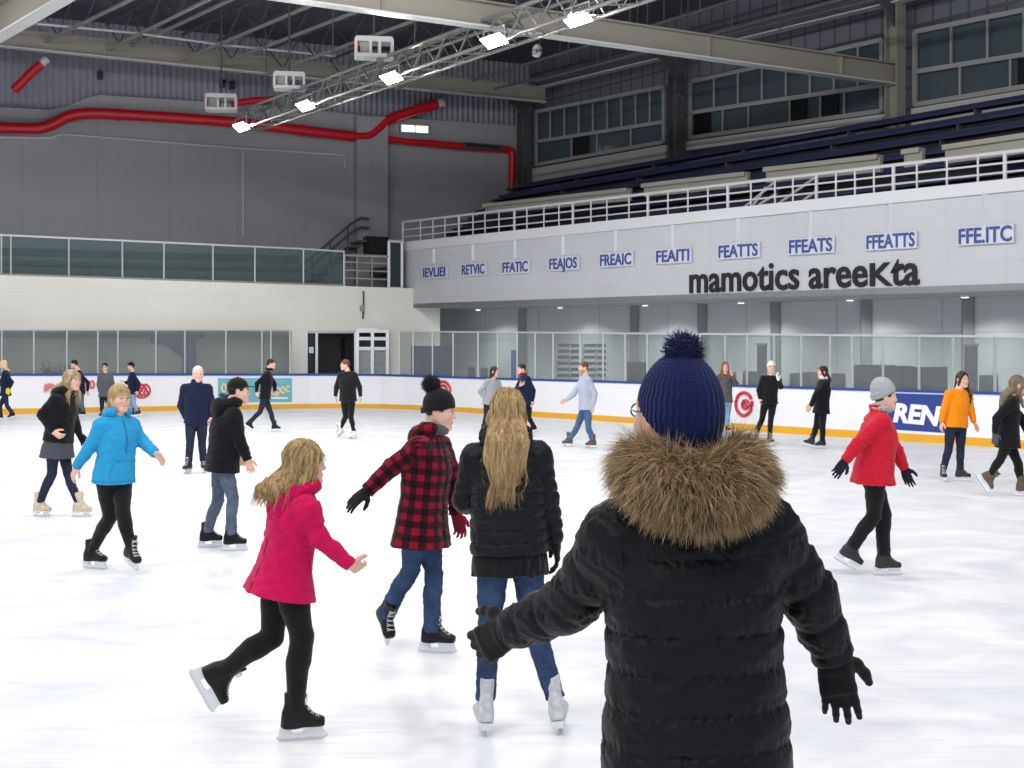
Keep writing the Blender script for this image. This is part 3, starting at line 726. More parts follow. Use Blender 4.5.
for (xa, ya, xb, yb), lb in zip(((485, 206, 629, 190), (644, 186, 747, 174), (766, 170, 880, 157), (904, 152.5, 922, 150), (945, 148, 1060, 131)), ('far', 'second', 'middle', 'short', 'near')):
    r = thing('front_parapet', 'cream low parapet in front of the navy seats, the %s section' % lb, 'parapet', PR((xa + xb) / 2, (ya + yb) / 2 + 5, 2.9), 'cream parapets of the stand')
    hh = lambda x: ly(x, (485, 5), (1024, 10))
    mb = MB(); mb.prism([PR(xa, ya, 2.8), PR(xb, yb, 2.8), PR(xb, yb + hh(xb) * 1.7, 2.8), PR(xa, ya + hh(xa) * 1.7, 2.8)], VD * .12); mb.build('panel', M_bench, r)
    mb = MB(); mb.bar(PR(xa, ya, 2.84), PR(xb, yb, 2.84), .26, .12); mb.build('cap', M_bench, r)
# back wall of the stand with three window strips and steel columns
WN = [((536, 664), (112, 87), (142, 122), (165, 142), (183, 160), 9, 4), ((690, 882), (82, 40), (113, 85), (138, 111), (150, 123), 8, 6), ((915, 1060), (32, 3), (72, 49), (105, 81), (125, 106), 4, 3)]
zsill = PR(785, 125, DW).z
mb = MB(); a = stand(-44.3, DW + .35, z0); b = stand(s1_ + 8, DW + .35, z0); mb.prism([a, b, b + Vector((0, 0, 16 - z0)), a + Vector((0, 0, 16 - z0))], VD * .2)
M_grid = panel_mat('gridded cladding', (118, 120, 130), .09, .62, .62, dark=.6)
structure(mb.build('wall_stand', M_grid))
for i, ((xa, xb), tpp, md, sl_, ld, nu, nl) in enumerate(WN):
    w = structure(bpy.data.objects.new('window_%d' % (i + 1), None)); COL.objects.link(w); w.location = PR((xa + xb) / 2, (sl_[0] + sl_[1]) / 2, DW)
    T = lambda x: ly(x, (xa, tpp[0]), (xb, tpp[1])); Mi = lambda x: ly(x, (xa, md[0]), (xb, md[1])); S_ = lambda x: ly(x, (xa, sl_[0]), (xb, sl_[1])); Ld = lambda x: ly(x, (xa, ld[0]), (xb, ld[1]))
    mb = MB(); d_ = DW + .06
    for fn in (T, Mi, S_): mb.bar(PR(xa, fn(xa), d_), PR(xb, fn(xb), d_), .12, .14)
    mb.bar(PR(xa, T(xa), d_), PR(xa, S_(xa), d_), .12, .12, tuple(VD)); mb.bar(PR(xb, T(xb), d_), PR(xb, S_(xb), d_), .12, .12, tuple(VD))
    for k in range(1, nu): x = lerp(xa, xb, k / nu); mb.bar(PR(x, T(x), d_), PR(x, Mi(x), d_), .06, .06, tuple(VD))
    for k in range(1, nl): x = lerp(xa, xb, k / nl + .03 * math.sin(k * 2 + i)); mb.bar(PR(x, Mi(x), d_), PR(x, S_(x), d_), .06, .06, tuple(VD))
    mb.build('frame', M_frame_w, w)
    mb = MB(); mb.prism([PR(xa, T(xa), DW + .2), PR(xb, T(xb), DW + .2), PR(xb, S_(xb), DW + .2), PR(xa, S_(xa), DW + .2)], VD * .03); mb.build('glass', mat('blue grey window', (78, 92, 98), .12, spec=.5), w)
    for k in range(nl):
        if (k + i) % 3 == 1 or (i == 1 and k == 4):
            xx0 = lerp(xa, xb, (k + .12) / nl); xx1 = lerp(xa, xb, (k + .62) / nl)
            mb = MB(); mb.prism([PR(xx0, Mi(xx0) + 2, DW + .1), PR(xx1, Mi(xx1) + 2, DW + .1), PR(xx1, S_(xx1) - 1, DW + .1), PR(xx0, S_(xx0) - 1, DW + .1)], VD * .05); mb.build('opening', M_blackm, w)
    mb = MB(); mb.prism([PR(xa - 4, S_(xa - 4) + 3, DW - .25), PR(xb + 2, S_(xb + 2) + 3, DW - .25), PR(xb + 2, Ld(xb + 2), DW - .25), PR(xa - 4, Ld(xa - 4), DW - .25)], VD * .5); mb.build('ledge', mat('ledge grey', (196, 194, 190), .7), w)
    mb = MB(); mb.bar(PR(xa - 4, lerp(S_(xa), Ld(xa), .62), DW - .3), PR(xb + 2, lerp(S_(xb), Ld(xb), .62), DW - .3), .1, .08); mb.build('ledge_lip', M_frame_w, w)
for (x, yb_, w_), lb in zip(((895, 152, .42), (676.5, 180, .42), (524, 200, .42)), ('nearest', 'middle', 'far corner')):
    p = PR(x, yb_, DW - .6); top_ = p.copy(); top_.z = 12.6
    r = thing('steel_column', 'dark steel column between the stand windows, the %s one' % lb, 'column', p, 'columns of the stand')
    mb = MB(); mb.bar(p - UD * .2, top_ - UD * .2, .42, .04, tuple(UD)); mb.bar(p + UD * .2, top_ + UD * .2, .42, .04, tuple(UD)); mb.bar(p, top_, .04, .4, tuple(UD)); mb.build('shaft', M_beige if lb == 'nearest' else M_dark, r)
    mb = MB(); mb.bar(p, p + Vector((0, 0, .05)), .6, .6, (0, 1, 0)); mb.build('base_plate', M_dark, r)
    mb = MB(); q = PR(x, yb_, DW - .6); q.z = 11.6; mb.prism([q, q + Vector((0, 0, 1.1)), q + Vector((0, 0, 1.1)) - VD * 1.3], UD * .12); mb.build('haunch', M_dark, r)

# ---- roof
mb = MB(); mb.prism([(-60, -12, 14.2), (60, -12, 14.2), (60, 75, 14.2), (-60, 75, 14.2)], (0, 0, .2)); structure(mb.build('ceiling', M_deck))
def beamthing(nm, label, a, b, w, h, m, up=(0, 0, 1), grp='roof beams', cat='beam', stiff=0, t=.04):
    r = thing(nm, label, cat, lerp(a, b, .5), grp); mb = MB(); mb.bar(a + Vector((0, 0, h / 2)), b + Vector((0, 0, h / 2)), t, h - .02); mb.build('web', m, r)
    mb = MB(); mb.bar(a + Vector((0, 0, t / 2)), b + Vector((0, 0, t / 2)), w, t); mb.build('bottom_flange', M_steell, r)
    mb = MB(); mb.bar(a + Vector((0, 0, h)), b + Vector((0, 0, h)), w, t); mb.build('top_flange', m, r)
    for k in range(stiff):
        p = lerp(a, b, (k + .5) / stiff); d = (b - a).normalized(); s = d.cross(Vector((0, 0, 1)))
        mb = MB(); mb.bar(p - s * (w / 2 - .02) + Vector((0, 0, h / 2)), p + s * (w / 2 - .02) + Vector((0, 0, h / 2)), .02, h - .06); mb.build('stiffener', m, r)
    return r
ZB = 9.9
a, b = atZ(899, 86, ZB), atZ(282, 0, ZB); d = (b - a); b2 = a + d * 1.5
beamthing('main_beam', 'long warm grey roof beam with white lower edge crossing above the ice to the near column', a, b2, .34, .62, M_beige, stiff=6)
a, b = atZ(0, 38, 10.3), atZ(65, 0, 10.3); d = (b - a).normalized()
beamthing('side_beam', 'broad warm grey beam with white lower edge at the upper left corner', a - d * 9, b + d * 8, .4, .85, M_beige)
# far beam along the grey wall
a, b = PL(-300, ly(-300, (0, 48), (265, 76)), 3.6), PL(545, 103, 3.6)
beamthing('wall_beam', 'pale grey roof beam running above the corrugated cladding', a, b, .3, .62, M_beige)
a, b = PR(533, 90, 8.2), PR(1010, -24, 8.2)
beamthing('eaves_beam', 'dark eaves beam above the stand windows', a, b, .35, .6, M_dark)
PU = [((45, 42), (130, 0)), ((107, 50), (208, 0)), ((132, 46), (222, 4)), ((182, 60), (310, 6)), ((218, 65), (345, 16)), ((268, 74), (405, 24)), ((330, 84), (470, 28)), ((395, 90), (540, 26))]
for i, (p, q) in enumerate(PU):
    A_ = PL(p[0], p[1], 3.5); B_ = atZ(q[0], q[1], A_.z); d = (B_ - A_).normalized(); B2 = B_ + d * 6
    r = thing('roof_joist', 'pale open-web roof joist, %s from the left' % ['first', 'second', 'third', 'fourth', 'fifth', 'sixth', 'seventh', 'eighth'][i], 'joist', lerp(A_, B2, .5), 'open-web roof joists')
    mb = MB(); mb.bar(A_, B2, .11, .07); mb.build('bottom_chord', M_steel, r)
    mb = MB(); mb.bar(A_ + Vector((0, 0, .9)), B2 + Vector((0, 0, .9)), .1, .06); mb.build('top_chord', M_dark, r)
    mb = MB(); n = int((B2 - A_).length / 1.1)
    for k in range(n):
        u, v = lerp(A_, B2, k / n), lerp(A_, B2, (k + 1) / n); up = Vector((0, 0, .9))
        mb.bar(u if k % 2 else u + up, v + up if k % 2 else v, .035, .035)
    mb.build('web_brace', M_dark, r)
for i, (pts, lb) in enumerate((([(-40, 17), (30, 23), (135, 33)], 'left'), ([(135, 33), (225, 45), (335, 56)], 'right'))):
    r = thing('tie_rod', 'thin pale tie rod across the roof joists, the %s length' % lb, 'rod', PL(pts[1][0], pts[1][1], 1.5), 'roof tie rods'); mb = MB(); mb.tube([PL(x, y, 1.5) for x, y in pts], .045, 6); mb.build('rod', M_steell, r)
    mb = MB(); p = PL(pts[1][0], pts[1][1], 1.5); mb.tube([p - LD * .2, p + LD * .2], .07, 8); mb.build('coupler', M_steel, r)
for i, (p, q) in enumerate((((560, 70), (780, 30)), ((610, 60), (830, 5)), ((540, 60), (700, 10)))):
    A_ = PR(p[0], p[1], 4.5 - i); B_ = PR(q[0], q[1], 4.5 - i)
    r = thing('roof_conduit', 'dark thin conduit under the roof over the stand, %s' % ['nearest the windows', 'the middle run', 'nearest the ice'][i], 'pipe', lerp(A_, B_, .5), 'roof conduits')
    mb = MB(); mb.tube([A_ - UD * 4, B_ + UD * 8], .05, 6); mb.build('pipe', M_dark, r)
    for k in range(6): mb = MB(); pp = lerp(A_, B_, k / 5); mb.tube([pp, Vector((pp.x, pp.y, 14.2))], .02, 5); mb.build('hanger', M_dark, r)

# ---- lighting truss with five floodlights
M_truss = mat('truss aluminium', (124, 124, 122), .45, metal=.3)
ZT = 9.45
A_, B_ = atZ(248, 130, ZT), atZ(657, -8, ZT); d = (B_ - A_).normalized(); B_ = B_ + d * 3; sd = Vector((-d.y, d.x, 0)); up = Vector((0, 0, .62))
truss = thing('lighting_truss', 'pale box lattice lighting truss hanging diagonally over the ice', 'truss', lerp(A_, B_, .5))
cor = [(sd * -.3, 0), (sd * .3, 0), (sd * -.3, 1), (sd * .3, 1)]
for s_, k in cor: mb = MB(); mb.tube([A_ + s_ + up * k, B_ + s_ + up * k], .05, 8); mb.build('chord', M_truss, truss, smooth=True)
n = int((B_ - A_).length / .55); mb = MB()
for k in range(n):
    u, v = lerp(A_, B_, k / n), lerp(A_, B_, (k + 1) / n)
    for s_ in (sd * -.3, sd * .3): mb.tube([u + s_ + (up if k % 2 else up * 0), v + s_ + (up * 0 if k % 2 else up)], .024, 5)
    for z in (up * 0, up): mb.tube([u + z + sd * (.3 if k % 2 else -.3), v + z + sd * (-.3 if k % 2 else .3)], .02, 5)
mb.build('lattice', M_truss, truss)
mb = MB(); p = atZ(537, 50, ZT - .1); mb.tube([p + d * (.11 * math.cos(q)) + Vector((0, 0, .11 * math.sin(q) - .02)) for q in np.linspace(0, 2 * math.pi, 17)], .06, 8, caps=False); mb.build('pulley_ring', M_steel, truss, smooth=True)
mb = MB()
for k in range(5): p = lerp(A_, B_, (k + .3) / 5) + up; mb.tube([p, Vector((p.x, p.y, 14.2))], .02, 5)
mb.build('hanger_cable', M_dark, truss)
FL = [(241, 127), (305, 106), (391, 78), (494, 41), (577, 19)]
fln = ['farthest, at the end of the truss', 'second from the far end', 'middle one of five', 'second nearest, square and bright', 'nearest, long and bright']
for (x, y), lb in zip(FL, fln):
    p = atZ(x, y, ZT - .05); p = p
    r = thing('floodlight', 'glowing floodlight on the truss, %s' % lb, 'floodlight', p, 'floodlights on the truss')
    mb = MB(); pr = [(-.22, .16), (.22, .16), (.16, -.02), (-.16, -.02)]
    tilt = Vector((0, -1, -.75)).normalized(); xx = d; yy = tilt.cross(xx).normalized()
    c = p; q = [c + xx * i * .42 + yy * j * .17 for i, j in ((-1, -1), (1, -1), (1, 1), (-1, 1))]; q2 = [c - tilt * .22 + xx * i * .3 + yy * j * .1 for i, j in ((-1, -1), (1, -1), (1, 1), (-1, 1))]
    mb.add(q + q2, [(4, 5, 6, 7), (0, 1, 5, 4), (1, 2, 6, 5), (2, 3, 7, 6), (3, 0, 4, 7)]); mb.build('housing', M_steell, r)
    mb = MB(); mb.prism([c + xx * i * .40 + yy * j * .155 + tilt * .0 for i, j in ((-1, -1), (1, -1), (1, 1), (-1, 1))], tilt * .02); mb.build('lens', M_lamp, r)
    mb = MB(); mb.tube([c - xx * .44, c - xx * .44 + Vector((0, 0, .3)), c + xx * .44 + Vector((0, 0, .3)), c + xx * .44], .025, 6); mb.build('bracket', M_steel, r)
    l = bpy.data.lights.new('floodlight_lamp', 'AREA'); l.shape = 'RECTANGLE'; l.size = .8; l.size_y = .3; l.energy = LAMP_E; l.color = (1, .985, .96)
    lo = bpy.data.objects.new('floodlight_lamp', l); COL.objects.link(lo); lo.location = c + tilt * .06; lo.rotation_euler = tilt.to_track_quat('-Z', 'Y').to_euler()
for (x, y, w, h), lb in zip(((221.5, 103.5, 29, 13), (289.5, 82, 29, 13), (374, 49, 36, 16)), ('far', 'middle', 'near')):
    p = atZ(x, y, 10.3); k = p.y / F
    r = thing('hanging_frame', 'pale equipment frame hanging above the truss, the %s one' % lb, 'equipment frame', p, 'equipment frames above the truss')
    W, H_h = w * k, h * k; xx = Vector((1, .15, 0)).normalized(); yy = Vector((-.15, 1, 0)).normalized(); c = p
    mb = MB()
    for j in (-.25, .25):
        for z in (-.5, .5): mb.bar(c - xx * W / 2 + yy * j + Vector((0, 0, z * H_h)), c + xx * W / 2 + yy * j + Vector((0, 0, z * H_h)), .09, .09 if z < 0 else .14)
        for i in (-.5, -.1, .15, .5): mb.bar(c + xx * W * i + yy * j - Vector((0, 0, H_h / 2)), c + xx * W * i + yy * j + Vector((0, 0, H_h / 2)), .07, .07, (0, 1, 0))
    for i in (-.5, .5):
        for z in (-.5, .5): mb.bar(c + xx * W * i - yy * .25 + Vector((0, 0, z * H_h)), c + xx * W * i + yy * .25 + Vector((0, 0, z * H_h)), .07, .07)
    mb.build('frame', M_steell, r)
    mb = MB(); mb.prism([c + xx * W * i + Vector((0, -.2, z * H_h)) for i, z in ((-.36, -.3), (-.05, -.3), (-.05, .3), (-.36, .3))], (0, .35, 0)); mb.build('motor', M_steel, r)
    mb = MB(); mb.prism([c + xx * W * i + Vector((0, -.26, z * H_h)) for i, z in ((-.52, -.35), (-.42, -.35), (-.42, .4), (-.52, .4))], (0, .1, 0)); mb.build('red_tag', M_red, r)
    mb = MB(); mb.tube([c + Vector((0, 0, H_h / 2)), Vector((c.x, c.y, 14.2))], .03, 6); mb.build('drop_rod', M_dark, r)

# ---- adverts and logos on the boards
def ontoboard(x, y, off=.012):
    yb = bp_at(x); Y = HC * F / (yb[0] - HY); p = at(x, y, Y); d_ = Vector((p.x, p.y, 0)).normalized(); return p - d_ * off
def strip_panel(pts_x, yt, yb_, m, nm, parent, off=.012):
    mb = MB(); n = len(pts_x); vs = []
    for x in pts_x:
        for yy in (yt(x), yb_(x)): vs += [ontoboard(x, yy, off), ontoboard(x, yy, off - .012)]
    fs = []
    for i in range(n - 1):
        a = 4 * i; fs += [(a, a + 4, a + 6, a + 2), (a + 1, a + 3, a + 7, a + 5), (a, a + 1, a + 5, a + 4), (a + 2, a + 6, a + 7, a + 3)]
    fs += [(0, 2, 3, 1), (4 * n - 4, 4 * n - 3, 4 * n - 1, 4 * n - 2)]
    mb.add(vs, fs); return mb.build(nm, m, parent)
t = thing('board_advert', 'blue advert panel with large white letters REN on the right boards', 'advert', ontoboard(920, 410))
strip_panel([888, 905, 920, 940, 958], lambda x: 393.2 + (x - 893) * .03, lambda x: 429.5 + (x - 893) * .065, M_adblue, 'panel', t)
lettering('lettering', 'REN', 893, 941, 421, 425.5, lambda x, y: ontoboard(x, y, .02), M_inkw, t, bold=.045, depth=.01, h=.56, shear=.2)
t = thing('board_advert', 'light blue advert panel with looping cream word on the far boards', 'advert', ontoboard(255, 390))
strip_panel([218, 235, 255, 275, 292], lambda x: 378.2, lambda x: 402, M_adcyan, 'panel', t, .016)
def loops(parent, nm, m, spec, off=.022, r=.03):
    mb = MB()
    for cx, cy, rx, ry, a0, a1 in spec:
        mb.tube([ontoboard(cx + rx * math.cos(q), cy + ry * math.sin(q), off) for q in np.linspace(a0, a1, 18)], r, 6)
    return mb.build(nm, m, parent, smooth=True)
TAU = 2 * math.pi
loops(t, 'letter', M_inky, [(224, 388, 2, 4, 0, TAU), (231, 389, 2.2, 3.5, .5, TAU)], r=.035); loops(t, 'word', M_inky, [(273, 391.5, 1.8, 3, .6, TAU - .6), (278, 390.8, 2, 3, 0, TAU), (283, 390, 1.9, 3, 0, TAU), (288, 389, 1.5, 2.8, .5, TAU - .5)], r=.035)
loops(t, 'underline', M_inkw, [(279, 398, 9, .5, 0, TAU)], r=.02); loops(t, 'blue_word', M_adblue, [(222, 395, 2.5, 1, 0, TAU), (229, 395.5, 2.5, 1, 0, TAU)], r=.03)
t = thing('board_logo', 'round red swirl logo on the right boards beside the white beanie skater', 'logo', ontoboard(744, 404))
loops(t, 'ring', M_redink, [(744, 404, 8.2, 11.5, -.25, TAU * .93)], r=.045); loops(t, 'swirl', M_redink, [(745.5, 404.5, 3.2, 4.2, .4, TAU * .95), (748, 404, 2.6, 2.2, 0, 3.6)], r=.04)
t = thing('board_logo', 'round red arc logo behind the black pompom beanie', 'logo', ontoboard(443, 388)); loops(t, 'ring', M_redink, [(443, 391, 7.5, 9.5, 0, TAU)], r=.05); loops(t, 'bar', M_redink, [(443, 390, 4, 4.5, -2.6, 1.0)], r=.05)
t = thing('board_logo', 'red rounded word logo beside the man in pale jeans at left', 'logo', ontoboard(142, 391))
loops(t, 'word', M_redink, [(138, 387, 2, 2.3, .5, 5.8), (142, 386.5, 1.6, 2.2, 0, TAU), (146, 386.5, 1.8, 2, 1, 6), (137.5, 393, 1.5, 2.4, 0, TAU), (141.5, 393, 1.6, 2.4, .6, 5.4), (146, 393, 1.9, 2.6, 0, TAU)], r=.035); loops(t, 'outline', M_redink, [(142, 390.5, 8.2, 7.2, -1.2, 3.6)], r=.03)
t = thing('board_logo', 'pale red word logo on the far boards beside the black hoodie woman', 'logo', ontoboard(92, 385)); loops(t, 'word', M_inkp, [(87, 385, 2, 3.6, .5, 5.8), (92, 384.5, 2.2, 3.6, 0, TAU)], r=.04)
t = thing('board_logo', 'pale red fan shaped logo left of the black hoodie woman', 'logo', ontoboard(50, 387)); loops(t, 'fan', M_inkp, [(50, 389, 5, 4.6, 2.6, 6.6), (50, 389, 2.6, 2.8, 2.6, 6.6), (49, 386, 4, 1.2, 0, TAU)], r=.045)

# ---- things standing behind the right-hand glass
def stood(x, D): p = PR(x, 380, D); p.z = 0; return p
def boxR(xa, xb, ya, yb, D, t, nm, m, parent): return slabR([(xa, ya), (xb, ya), (xb, yb), (xa, yb)], D, t, nm, m, parent)
t = thing('notice_board', 'dark blue standing board behind the glass at the rink corner', 'notice board', stood(431, 1.3))
boxR(411, 452, 346, 380, 1.25, .06, 'board', M_navyp, t)
mb = MB()
for x in (413, 450): mb.bar(PR(x, 345, 1.3), stood(x, 1.3), .05, .05, (0, 1, 0))
mb.build('stand', M_dark, t)
for (x, n_), lb in zip(((563.5, 7), (590, 7)), ('left', 'right')):
    t = thing('shelf_unit', 'shelf rack with dark trays behind the glass, the %s of two' % lb, 'shelf', stood(x, 1.4), 'shelf racks behind the glass')
    mb = MB()
    for xx in (x - 6.5, x + 6.5):
        for D in (1.2, 1.7): p = PR(xx, 345, D); mb.bar(p, Vector((p.x, p.y, 0)), .05, .05, (0, 1, 0))
    mb.build('upright', M_steell, t)
    for k in range(n_):
        y = 347 + k * 6; boxR(x - 6.5, x + 6.5, y, y + 1, 1.2, .5, 'shelf', M_steell, t)
        boxR(x - 5.8, x + 5.8, y - 3.2, y - .2, 1.25, .4, 'tray', M_dark, t)
for x, y0_, y1_, lb in ((762, 345, 372, 'behind the white beanie skater'), (971, 346, 382, 'behind the woman in orange')):
    t = thing('dark_post', 'tall dark post behind the glass, %s' % lb, 'post', stood(x, 1.6), 'dark posts behind the glass')
    mb = MB(); p = PR(x, y0_, 1.6); mb.bar(p, Vector((p.x, p.y, 0)), .22, .22, (0, 1, 0)); mb.build('shaft', M_dark, t); mb = MB(); mb.bar(p, p + Vector((0, 0, .05)), .28, .28, (0, 1, 0)); mb.build('cap', M_steel, t)
for xa, xb, ya, lb in ((854, 882, 365, 'widest one, left of three'), (886, 900, 366, 'narrow one in the middle'), (904, 934, 367, 'right one, above the blue advert')):
    t = thing('display_case', 'dark display case behind the glass, the %s' % lb, 'cabinet', stood((xa + xb) / 2, 1.5), 'dark display cases behind the glass')
    boxR(xa, xb, ya, 400, 1.4, .5, 'case', M_blackm, t)
    for k in range(3 if xb - xa > 20 else 2):
        w = (xb - xa - 2) / (3 if xb - xa > 20 else 2); x0 = xa + 1 + k * w
        for r_ in range(2): boxR(x0 + .5, x0 + w - .5, ya + 1.5 + r_ * 9, ya + 9 + r_ * 9, 1.36, .04, 'door', mat('slate door', (62, 68, 76), .4), t)
t = thing('dark_door', 'narrow dark door in the recess wall behind the glass', 'door', stood(513.5, 4.4)); boxR(511, 516.5, 350, 395, 4.45, .06, 'leaf', M_navyp, t); boxR(515.3, 515.9, 371, 372.5, 4.38, .07, 'handle', M_steell, t)
t = thing('picture_board', 'dark picture board behind the glass left of the navy hat', 'board', stood(636, 1.5)); boxR(627, 646, 362, 384, 1.5, .06, 'board', M_dark, t); boxR(628.5, 644.5, 364, 380, 1.46, .04, 'sheet', mat('slate sheet', (70, 76, 84), .5), t)
def chair(x, D, lb, rot):
    t = thing('waiting_chair', 'dark waiting chair behind the glass, %s' % lb, 'chair', stood(x, D), 'waiting chairs behind the glass')
    o = stood(x, D); ca, sa = math.cos(rot), math.sin(rot); X = Vector((ca, sa, 0)); Yv = Vector((-sa, ca, 0)); Z = Vector((0, 0, 1))
    mb = MB(); mb.prism([o + X * i * .23 + Yv * j * .22 + Z * .62 for i, j in ((-1, -1), (1, -1), (1, 1), (-1, 1))], Z * .06); mb.build('seat', M_dark, t)
    mb = MB(); mb.prism([o + X * i * .23 + Yv * .22 + Z * z for i, z in ((-1, .75), (1, .75), (.9, 1.42), (-.9, 1.42))], Yv * .05); mb.build('backrest', M_dark, t)
    for i in (-1, 1):
        for j in (-1, 1): mb = MB(); mb.tube([o + X * i * .2 + Yv * j * .2 + Z * .62, o + X * i * .23 + Yv * j * .23], .02, 6); mb.build('leg', M_steel, t)
for i, (x, lb) in enumerate(((710, 'just right of the navy hat'), (742, 'above the red swirl logo'), (752, 'left of the dark post'), (787, 'right of the white beanie skater'), (798, 'second right of the white beanie skater'), (812, 'left of the black coat woman'), (838, 'right of the black coat woman'), (847, 'beside the widest display case'), (985, 'right of the woman in orange'), (478, 'above the woman in the grey top'), (466, 'right of the dark blue board'))):
    chair(x, 1.4 + .8 * (i % 3), lb, .6 + 1.1 * i)
t = thing('potted_shrub', 'dark potted shrub behind the left glass', 'plant', PL(57, 376, 2.0)); o = PL(57, 380, 2.0); o.z = 0
mb = MB(); mb.tube([o, o + Vector((0, 0, .5))], [.22, .3], 14); mb.build('pot', M_dark, t, smooth=True)
mb = MB(); mb.tube([o + Vector((0, 0, .45)), o + Vector((0, 0, 1.2))], .03, 6); mb.build('stem', mat('bark', (60, 48, 40), .9), t)
mb = MB()
for k in range(320):
    a = random.uniform(0, TAU); e = random.uniform(-.6, 1.5); rr = random.uniform(.1, .42); c = o + Vector((rr * math.cos(a) * 1.3, rr * math.sin(a), 1.15 + rr * e * .8)); q = Vector((random.gauss(0, 1), random.gauss(0, 1), random.gauss(0, 1))).normalized(); w = q.cross(Vector((.3, .5, .8))).normalized()
    mb.add([c - q * .09, c + w * .03, c + q * .09, c - w * .03], [(0, 1, 2, 3)])
mb.build('leaves', mat('dark leaf', (44, 54, 46), .6), t)

# ---- lamps of the hall: the rows of floodlights over the rest of the rink, downlights under the stand, and unseen fill lamps added in the walkway
def lamp(p, e, sx, sy, col=(1, .985, .965), dirv=(0, 0, -1), spread=180):
    l = bpy.data.lights.new('rink_or_fill_lamp', 'AREA'); l.shape = 'RECTANGLE'; l.size = sx; l.size_y = sy; l.energy = e; l.color = col; l.spread = math.radians(spread)
    o = bpy.data.objects.new('rink_or_fill_lamp', l); COL.objects.link(o); o.location = p; o.rotation_euler = Vector(dirv).to_track_quat('-Z', 'Y').to_euler(); return o
for v in (-8, -1, 6, 12.5):
    for u in (-34, -28, -22, -16, -10, -4, 2):
        p = UD * u + VD * v + Vector((0, 0, 11.6))
        aim = (.08, .62, -1) if u > -17 else (.04, .25, -1) if u > -26 else (0, 0, -1)      # floods near the camera are aimed down the rink
        lamp(p, ROW_E, 1.6, .8, spread=172, dirv=aim)
for x, nth in zip((478, 560, 645, 741, 850, 965, 1090), ('first', 'second', 'third', 'fourth', 'fifth', 'sixth', 'seventh')):
    p = PR(x, 320, 3.3); p.z = PR(x, fb(x), DF).z - .04
    t = thing('downlight', 'small recessed downlight under the fascia soffit, picture column %s' % x, 'lamp', p, 'soffit downlights')
    t['label'] = 'small round downlight under the fascia soffit, %s from the far corner' % nth
    mb = MB(); mb.tube([p, p + Vector((0, 0, .05))], .11, 14); mb.build('rim', M_steell, t, smooth=True); mb = MB(); mb.tube([p - Vector((0, 0, .005)), p + Vector((0, 0, .02))], .085, 14); mb.build('lens', mat('downlight lens', (255, 250, 238), .3, emit=4.0), t, smooth=True)
    l = bpy.data.lights.new('downlight_lamp', 'SPOT'); l.energy = DOWN_E; l.spot_size = math.radians(150); l.spot_blend = 1.0; l.shadow_soft_size = .08
    o = bpy.data.objects.new('downlight_lamp', l); COL.objects.link(o); o.location = p - Vector((0, 0, .05))
for x in (-200, -60, 60, 160, 250):  # unseen fill lamps, added to brighten the walkway behind the left glass
    p = PL(x, 340, 2.2); p.z = 2.55; lamp(p, WALK_FILL_E, 1.2, .15)
p = PL(335, 340, 2.3); p.z = 2.8; lamp(p, WALK_FILL_E * .25, .6, .15)  # weaker added fill inside the doorway
w = bpy.data.worlds.new('hall_air'); SC.world = w; w.use_nodes = True
w.node_tree.nodes['Background'].inputs[0].default_value = (.62, .66, .72, 1); w.node_tree.nodes['Background'].inputs[1].default_value = WORLD_E
SC.view_settings.exposure = EXPO
# =================================================================== PEOPLE
A = lambda v: np.array(v, dtype=float)
def nrm(v): return v / (np.linalg.norm(v) + 1e-9)
def yawvec(phi): p = math.radians(phi); return A([math.sin(p), math.cos(p), 0])
def yawright(phi): p = math.radians(phi); return A([math.cos(p), -math.sin(p), 0])
def field_from(points, pad, cell, fine=()):
    P = np.array(points); return Field(P.min(0) - pad, P.max(0) + pad, cell, fine)

SKIN, LIP = (222, 178, 158), (190, 112, 108)
M_SKIN = mat('skin', SKIN, .5, attr='Col', spec=.35, sss=.15)
M_EYE = mat('eye', (230, 228, 224), .15, attr='Col', spec=.5)

def set_col(me, C):
    a = me.color_attributes.new('Col', 'FLOAT_COLOR', 'POINT')
    C = np.concatenate([C, np.ones((len(C), 1))], 1).astype(R32)
    a.data.foreach_set('color', C.ravel())

